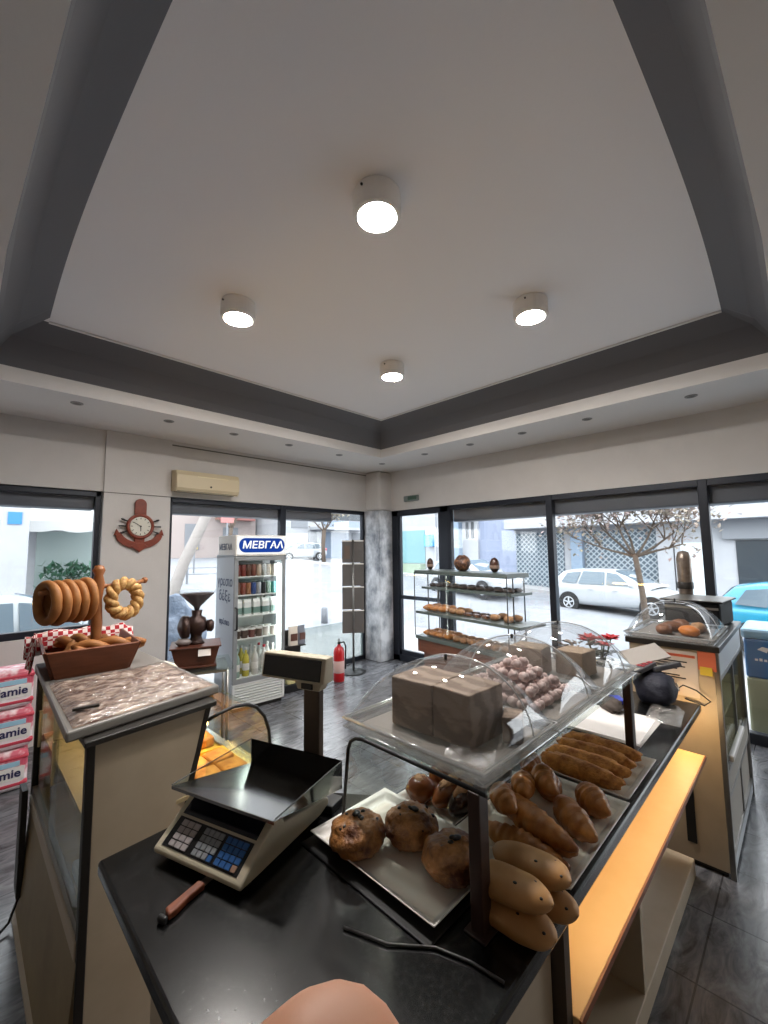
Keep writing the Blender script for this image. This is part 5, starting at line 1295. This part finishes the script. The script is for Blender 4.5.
fpart(t, 'shop_window', m_fdark, FX, 1.75, -3.0, -.05, 2.0, .05, y0, zb); fpart(t, 'fascia', m_fgr, FX, 2.1, -6, 2.05, 2.75, .25, y0, zb); fpart(t, 'fascia', m_fw, FX, 3.6, -6, 2.75, 3.5, 1.0, y0, zb)
fpart(t, 'door', M('pale_door', '#c3ccd1', .4), FX, 3.4, 2.5, -.4, 1.95, .05, y0, zb)
# buildings along the left street
def lbuild(name, lab, x0, x1, y, top, mat):
    t = thing(name, lab, 'building', (x0, y, gz(y))); MB().box((0, 0, -.6), (x1 - x0, 7, top)).build('wall', mat, t); return t
def lp(t, name, mat, x0, x1, z0, z1, dep): 
    o = MB().box((x0 - t.location.x, -dep, z0 - t.location.z), (x1 - t.location.x, .02, z1 - t.location.z)).build(name, mat, t, bev=.01); return o
t = lbuild('awning_building', 'pale building with a white awning over dark blue doors, beyond the white car', 19.5, 32, 32, 12, m_fw)
lp(t, 'shopfront', M('dark_blue_door', '#56677c', .4), 24.2, 27.2, .9, 3.6, .05); lp(t, 'shopfront', m_fgr, 27.6, 31, .9, 3.6, .05); lp(t, 'awning', m_fw, 22.6, 28.5, 3.75, 4.0, 1.6)
lp(t, 'upper_window', m_fgr, 20.6, 22.3, 3.9, 5.3, .05); lp(t, 'lower_window', M('pale_green_glass', '#a9c2bf', .4), 20.4, 21.6, 1.4, 3.3, .05); lp(t, 'upper_window', m_fdark, 25, 30, 4.8, 6.4, .05)
lp(t, 'pillar', m_fgr, 22.4, 23.2, .6, 3.7, .2); lp(t, 'fascia', M('blue_grey_sign', '#7f8a99', .6), 24, 28.5, 4.1, 4.7, .2)
t = lbuild('pink_building', 'pale pinkish building far up the street behind the fridge sign', 12.0, 19.3, 36, 11, M('facade_pink', '#a39793', .8))
lp(t, 'balcony', M('balcony_red', '#93625d', .8), 15.5, 18.8, 4.6, 5.5, .9); lp(t, 'window', m_fgr, 13, 14.2, 2.0, 4.2, .05); lp(t, 'window', m_fgr, 16.2, 17.6, 2.0, 4.0, .05)
t = lbuild('green_shop_building', 'grey building with a pale green shop sign left of the leaning trunk', 6.5, 11.8, 38, 8, m_fgr)
lp(t, 'shop_sign', M('pale_green_sign', '#8fb9a2', .6), 7.5, 11.3, 4.0, 4.8, .3); lp(t, 'shopfront', m_fdark, 7.5, 11.3, 1.6, 3.9, .05)
t = thing('street_sign', 'tall pale red street sign above the far end of the road', 'sign', (12.9, 28, gz(28)))
MB().cyl((0, 0, 0), (0, 0, 5.2), .06, seg=10).build('post', m_fgr, t); MB().box((-.45, -.06, 2.9), (.45, .06, 5.3)).build('board', M('faded_red', '#a87370', .6), t, bev=.02)
t = thing('yellow_box', 'yellow street box on a post beyond the leaning trunk', 'box', (9.2, 24, gz(24)))
MB().cyl((0, 0, 0), (0, 0, 1.4), .05, seg=10).build('post', m_fgr, t); MB().box((-.15, -.12, 1.3), (.15, .12, 1.95)).build('box', M('street_yellow', '#e3c23a', .5), t, bev=.03)
# building with awning outside the left window
t = lbuild('pillared_building', 'pale building with a white pillar and green window outside the left window', -8, 3.4, 15.1, 7, m_fw)
lp(t, 'shop_window', M('dim_green_glass', '#8d9a98', .3), 1.5, 3.1, .5, 2.45, .05)

t = thing('street_pillar', 'white square pillar with a small blue sign outside the left window', 'pillar', (.86, 12.6, gz(12.6)))
MB().box((-.24, -.2, -.2), (.24, .2, 4.2)).build('shaft', m_fw, t, bev=.02); MB().box((-.14, -.225, 2.45), (.1, -.19, 2.72)).build('blue_sign', M('blue_sign', '#2f74b4', .5), t)
aw = MB(); n_ = 44
for i in range(n_):
    xa, xb = -3 + 6.2 * i / n_, -3 + 6.2 * (i + 1) / n_
    za = 2.42 - .07 * abs(math.sin(i / n_ * 6.2 * 4)); zb_ = 2.42 - .07 * abs(math.sin((i + 1) / n_ * 6.2 * 4))
    aw.quad([(xa, 13.2, 2.62), (xb, 13.2, 2.62), (xb, 15, 3.5), (xa, 15, 3.5)]); aw.quad([(xa, 13.2, 2.62), (xb, 13.2, 2.62), (xb, 13.19, zb_), (xa, 13.19, za)])
a_ = aw.build('window_awning', M('awning_white', '#a9aaaa', .8), None, solid=.02); tag(a_, 'white awning with a scalloped edge outside the left window', 'awning')
hb = MB(); rr = random.Random(5)
for i in range(420):
    c = Vector((1.55 + 1.2 * rr.random() ** .8, 14.3 + .35 * rr.random(), .55 + .95 * rr.random())); leaf(hb, c, Vector((rr.uniform(-1, 1), rr.uniform(-1, .3), rr.uniform(-.3, 1))), .22, .06)
t = thing('potted_shrub', 'dark green shrub in a box outside the left window', 'shrub', (0, 0, 0)); hb.build('foliage', M('shrub_green', '#3f6b54', .7), t)
MB().box((1.5, 14.2, gz(14.4)), (2.8, 14.75, .62)).build('planter_box', m_fgr, t, bev=.02)

# ------------------------------------------------------------------ vehicles
m_tyre = M('tyre', '#1b1c1e', .8); m_hub = M('alloy', '#c5c8cc', .35, metal=.6); m_cw = M('car_window', '#5c6a74', .15); m_headl = M('headlight', '#e3e8ea', .15)
def car(lab, loc, rz, paint, tail='#c0505a', name='hatchback'):
    """x = forward; length 4.25"""
    t = thing(name, lab, 'car', loc, rz); pm = paint
    # body stations: x, z bottom, z belt, half width
    st = [(-2.10, .42, .80, .66), (-2.05, .28, .92, .76), (-1.75, .22, .97, .85), (-1.0, .20, .95, .88), (0, .20, .93, .89), (.9, .20, .92, .88), (1.35, .22, .86, .86), (1.85, .24, .74, .80), (2.08, .30, .62, .70), (2.14, .38, .54, .60)]
    b = MB(); rows_ = []
    for x, zl, zh, w_ in st:
        prof = [(-w_ * .9, zl), (-w_, zl + .12), (-w_, (zl + zh) / 2), (-w_ * .985, zh - .10), (-w_ * .93, zh - .02), (-w_ * .75, zh), (0, zh + .02), (w_ * .75, zh), (w_ * .93, zh - .02), (w_ * .985, zh - .10), (w_, (zl + zh) / 2), (w_, zl + .12), (w_ * .9, zl)]
        rows_.append([b.bm.verts.new((x, y, z)) for y, z in prof])
    n = len(rows_[0])
    for P, Q in zip(rows_[:-1], rows_[1:]):
        for i in range(n): b.bm.faces.new((P[i], Q[i], Q[(i + 1) % n], P[(i + 1) % n]))
    b.bm.faces.new(rows_[0]); b.bm.faces.new(rows_[-1][::-1])
    b.build('body', pm, t, smooth=True, sub=1)
    cs = [(-2.02, .93, .70, .93), (-1.88, .94, .72, 1.14), (-1.62, .94, .76, 1.40), (-1.2, .93, .78, 1.475), (-.5, .92, .79, 1.49), (.1, .92, .79, 1.46), (.55, .92, .78, 1.28), (.95, .91, .76, 1.05), (1.28, .90, .70, .90)]
    b = MB(); rows_ = []
    for x, zl, w_, zh in cs:
        k = max(.0, (zh - zl)) / .56; wt = w_ - .16 * k
        rows_.append([b.bm.verts.new((x, y, z)) for y, z in ((-w_, zl - .05), (-wt - .02, zh - .06 * k), (-wt + .10, zh), (0, zh + .015), (wt - .10, zh), (wt + .02, zh - .06 * k), (w_, zl - .05))])
    for P, Q in zip(rows_[:-1], rows_[1:]):
        for i in range(6): b.bm.faces.new((P[i], Q[i], Q[i + 1], P[i + 1]))
    b.build('cabin', pm, t, smooth=True)
    for s in (-1, 1):
        def sw(pts, nm):
            m = MB(); P = [(x, s * (.80 - (z - .92) * .29 + .006), z) for x, z in pts]; m.quad(P if s > 0 else P[::-1]); m.build(nm, m_cw, t, solid=.012)
        sw([(-1.0, .98), (-.12, .98), (-.12, 1.40), (-.85, 1.42)], 'side_window'); sw([(-.05, .98), (.72, .98), (.30, 1.34), (-.05, 1.40)], 'side_window'); sw([(-1.62, 1.02), (-1.08, .99), (-.93, 1.40), (-1.42, 1.34)], 'side_window')
        MB().blob((.75, s * .90, 1.0), (.06, .10, .07), seg=14, rings=8).build('mirror', pm, t, smooth=True)
        MB().blob((1.88, s * .62, .66), (.22, .14, .08), seg=14, rings=8).build('headlight', m_headl, t, smooth=True)
        MB().blob((-2.0, s * .66, .88), (.08, .12, .14), seg=14, rings=8).build('tail_light', M('tail_' + tail, tail, .3), t, smooth=True)
        for k in range(2): MB().box((-.62 + .8 * k, s * .885, .80), (-.46 + .8 * k, s * .91, .83)).build('door_handle', pm, t, bev=.01)
        for wx in (-1.32, 1.32):
            w_ = MB().lathe([(0, -.1), (.19, -.1), (.29, -.095), (.315, -.06), (.315, .06), (.29, .095), (.19, .1), (0, .1)], c=(wx, s * .80, .315), axis=(0, s, 0), seg=32).build('wheel', m_tyre, t, smooth=True)
            h_ = MB(); h_.lathe([(.195, .098), (.2, .108), (.175, .112), (.165, .1)], c=(wx, s * .80, .315), axis=(0, s, 0), seg=28)
            for j in range(5):
                a = 2 * PI * j / 5; h_.box((wx - .024, s * .80 + min(s * .095, s * .112), .335), (wx + .024, s * .80 + max(s * .095, s * .112), .50), rot=(0, a, 0), about=(wx, s * .80, .315))
            h_.cyl((wx, s * .89, .315), (wx, s * .918, .315), .05, seg=14); h_.build('hubcap', m_hub, w_)
            MB().lathe([(.36, .0), (.36, .018), (.0, .018)], c=(wx, s * .88, .33), axis=(0, s, 0), seg=28).build('wheel_arch', m_tyre, t)
    m = MB(); m.quad([(.98, -.60, 1.04), (.98, .60, 1.04), (.20, .56, 1.45), (.20, -.56, 1.45)]); m.build('windscreen', m_cw, t, solid=.03)
    m = MB(); m.quad([(-1.98, .54, 1.02), (-1.98, -.54, 1.02), (-1.68, -.50, 1.37), (-1.68, .50, 1.37)]); m.build('rear_window', m_cw, t, solid=.03)
    MB().box((-2.14, -.25, .55), (-2.09, .25, .67)).build('number_plate', m_paper, t)
    return t
m_cwhite = M('car_white', '#9fa3a7', .2, coat=.4); m_cteal = M('car_teal', '#1c7f9e', .2, coat=.4)
car('white hatchback parked across the street to the right of the pastry shelf', (16.3, 4.75, gz(4.75) - .02), R_(-95), m_cwhite)
car('bright teal blue hatchback at the right edge of the windows', (13.0, -.45, gz(-.6) + .20), R_(-93), m_cteal)
car('white car parked far up the left street behind the drinks fridge', (20.6, 30.5, gz(30.5)), R_(165), m_cwhite, name='car')
car('white car behind the glass pastry shelf, partly hidden by it', (15.6, 10.2, gz(10.2)), R_(-100), m_cwhite, name='car')
car('pale car outside the left window, behind the bread stand', (.6, 8.9, -.3), R_(10), M('car_silver', '#8f979c', .25, coat=.4), name='car')

# ------------------------------------------------------------------ trees and street furniture
def branch(b, p, d, L, r, depth, tips, rr):
    pts = [p]; q = p.copy(); dd = d.copy()
    for i in range(4):
        dd = (dd + Vector((rr.uniform(-.18, .18), rr.uniform(-.18, .18), rr.uniform(-.05, .12)))).normalized(); q = q + dd * L / 4; pts.append(q.copy())
    b.tube(pts, r, seg=7, radii=[r * (1 - .13 * i) for i in range(5)])
    tips.append((q.copy(), dd.copy()))
    if depth:
        for k in range(3 if depth > 1 else 2):
            s = Vector((rr.uniform(-1, 1), rr.uniform(-1, 1), rr.uniform(.1, .9))).normalized()
            branch(b, pts[3] if k else q, (dd * .6 + s * .8).normalized(), L * .72, r * .52, depth - 1, tips, rr)
t = thing('street_tree', 'small street tree with thin pinkish brown foliage before the white hatchback', 'tree', (9.0, 2.15, -.12))
rr = random.Random(12); tb = MB(); tips = []
tb.tube([(0, 0, 0), (.0, .02, .6), (-.02, .05, 1.1), (.0, .10, 1.5), (.02, .14, 1.78)], .06, seg=10, radii=[.07, .06, .052, .05, .046])
for dv in ((.1, .75, .62), (0, -.95, .22), (.2, -.55, .6), (-.3, .25, .75), (.3, .3, .7), (-.1, .95, .3), (.1, -.9, .5)):
    branch(tb, Vector((.02, .14, 1.74)), Vector(dv).normalized(), .78, .028, 3, tips, rr)
tb.build('trunk', M('bark', '#5f5349', .9, bump=(30, .6, .02)), t, smooth=True)
fb = MB()
for p, d_ in tips:
    for i in range(18): leaf(fb, p + Vector((rr.uniform(-.3, .3), rr.uniform(-.3, .3), rr.uniform(-.32, .14))), Vector((rr.uniform(-1, 1), rr.uniform(-1, 1), rr.uniform(-.6, .8))), .10, .034)
fb.build('foliage', M('mauve_leaf', '#a08b89', .7, nz=(3, 3, .35, .65), col2='#8f8b78'), t)
t = thing('leaning_tree', 'pale leaning tree trunk outside the left part of the back window', 'tree', (3.05, 9.6, -.2))
tb = MB(); tb.tube([(0, 0, 0), (.12, 0, .9), (.42, .05, 1.75), (.75, .05, 2.5), (1.15, .1, 3.4), (1.6, .1, 4.6)], .13, seg=12, radii=[.16, .13, .12, .115, .11, .09])
tips = []; rr = random.Random(4)
for dv in ((.5, .2, .8), (.9, -.2, .3), (-.3, .3, .9)): branch(tb, Vector((1.5, .1, 4.4)), Vector(dv).normalized(), 1.0, .06, 2, tips, rr)
tb.build('trunk', M('pale_bark', '#8f8985', .9, bump=(14, .5, .03)), t, smooth=True)
fb = MB()
for p, d_ in tips:
    for i in range(16): leaf(fb, p + Vector((rr.uniform(-.4, .4), rr.uniform(-.4, .4), rr.uniform(-.4, .3))), Vector((rr.uniform(-1, 1), rr.uniform(-1, 1), rr.uniform(-.6, .8))), .14, .04)
fb.build('foliage', M('olive_leaf', '#7a7c5e', .7), t)
for j, (x, y, s, lab) in enumerate(((15.5, 33, 1.0, 'brownish tree up the street above the fridge sign'), (20.0, 26.5, .8, 'brownish tree in front of the awning building'))):
    t = thing('far_tree', lab, 'tree', (x, y, gz(y))); tb = MB(); tips = []; rr = random.Random(40 + j)
    tb.tube([(0, 0, 0), (0, .1, 1.5), (.1, .1, 2.6)], .16, seg=8)
    for dv in ((.6, .1, .7), (-.7, .1, .6), (.1, -.5, .8), (0, .3, 1)): branch(tb, Vector((.1, .1, 2.5)), Vector(dv).normalized(), 1.5 * s, .08, 2, tips, rr)
    tb.build('trunk', MATS['bark'], t, smooth=True); fb = MB()
    for p, d_ in tips:
        for i in range(16): leaf(fb, p + Vector((rr.uniform(-.7, .7), rr.uniform(-.7, .7), rr.uniform(-.5, .5))), Vector((rr.uniform(-1, 1), rr.uniform(-1, 1), rr.uniform(-.6, .8))), .3, .09)
    fb.build('foliage', M('brown_olive_leaf', '#8f8776', .7), t)
t = thing('street_railing', 'low grey pavement railing beyond the leaning trunk', 'railing', (7.2, 19.5, gz(19.5)))
for k in range(3): MB().cyl((k * 1.15, -k * .6, 0), (k * 1.15, -k * .6, .75), .05, seg=10).build('post', m_fgr, t)
for zz in (.42, .70): MB().tube([(0, 0, zz), (2.3, -1.2, zz)], .018, seg=6).build('rail', m_fgr, t)
t = thing('bollard', 'grey bollard on the pavement behind the brochure stand', 'bollard', (7.13, 9.42, -.16)); MB().lathe([(0, 0), (.09, 0), (.085, .40), (.06, .44), (0, .45)], seg=16).build('post', m_fgr, t, smooth=True)
t = thing('covered_scooter', 'scooter under a pale blue cover outside the window behind the grinder', 'scooter', (2.05, 6.5, -.12), R_(20))
MB().blob((0, 0, .58), (.62, .26, .58), seg=36, rings=22, amp=.22, freq=3.2, seed=2, flat=.08, fn=lambda d, ph, th: 1 + .18 * math.cos(2 * ph) * (d.z > 0)).build('cover', M('blue_grey_cover', '#627288', .55, bump=(9, .9, .05), nz=(4, 4, .3, .7), col2='#7d899b'), t, smooth=True)
for x in (-.42, .42): MB().lathe([(0, -.04), (.2, -.04), (.22, 0), (.2, .04), (0, .04)], c=(x, 0, .22), axis=(0, 1, 0), seg=22).build('wheel', m_tyre, t, smooth=True)

# ice cream freezer on the pavement
t = thing('ice_cream_freezer', 'blue and cream chest freezer outside the right window, cut by the picture edge', 'freezer', (5.62, -.85, -.12))
MB().box((0, 0, .62), (.62, 1.36, 1.0)).build('blue_body', M('freezer_blue', '#245a90', .4, nz=(2, 2, .3, .7), col2='#2d6aa0'), t, bev=.02)
MB().box((0.0, 0.0, .10), (.62, 1.36, .62)).build('cream_body', M('freezer_cream', '#989c80', .45, wave=(1.2, 3, .3, .8), col2='#a5a98d'), t, bev=.02)
MB().box((-.02, -.02, 1.0), (.64, 1.38, 1.10)).build('lid', M('freezer_lid', '#7fa6c0', .35), t, bev=.03)
MB().box((.03, .03, 0), (.59, 1.33, .10)).build('plinth', m_dark, t)
MB().prism([(-.04, 0), (0, .03), (.05, .02), (.03, -.025)], 0, .002).build('emblem', m_paper, t).matrix_local = Matrix.Translation((-.002, 1.22, .9)) @ Euler((R_(90), 0, R_(-90))).to_matrix().to_4x4()
for k in range(5): MB().box((-.003, 1.26 - .034 * k, .79), (-.0005, 1.283 - .034 * k, .81 + .006 * (k % 2))).build('print_mark', m_paper, t)
MB().box((-.003, 1.06, .79), (-.0005, 1.09, .815)).build('print_mark', m_paper, t)
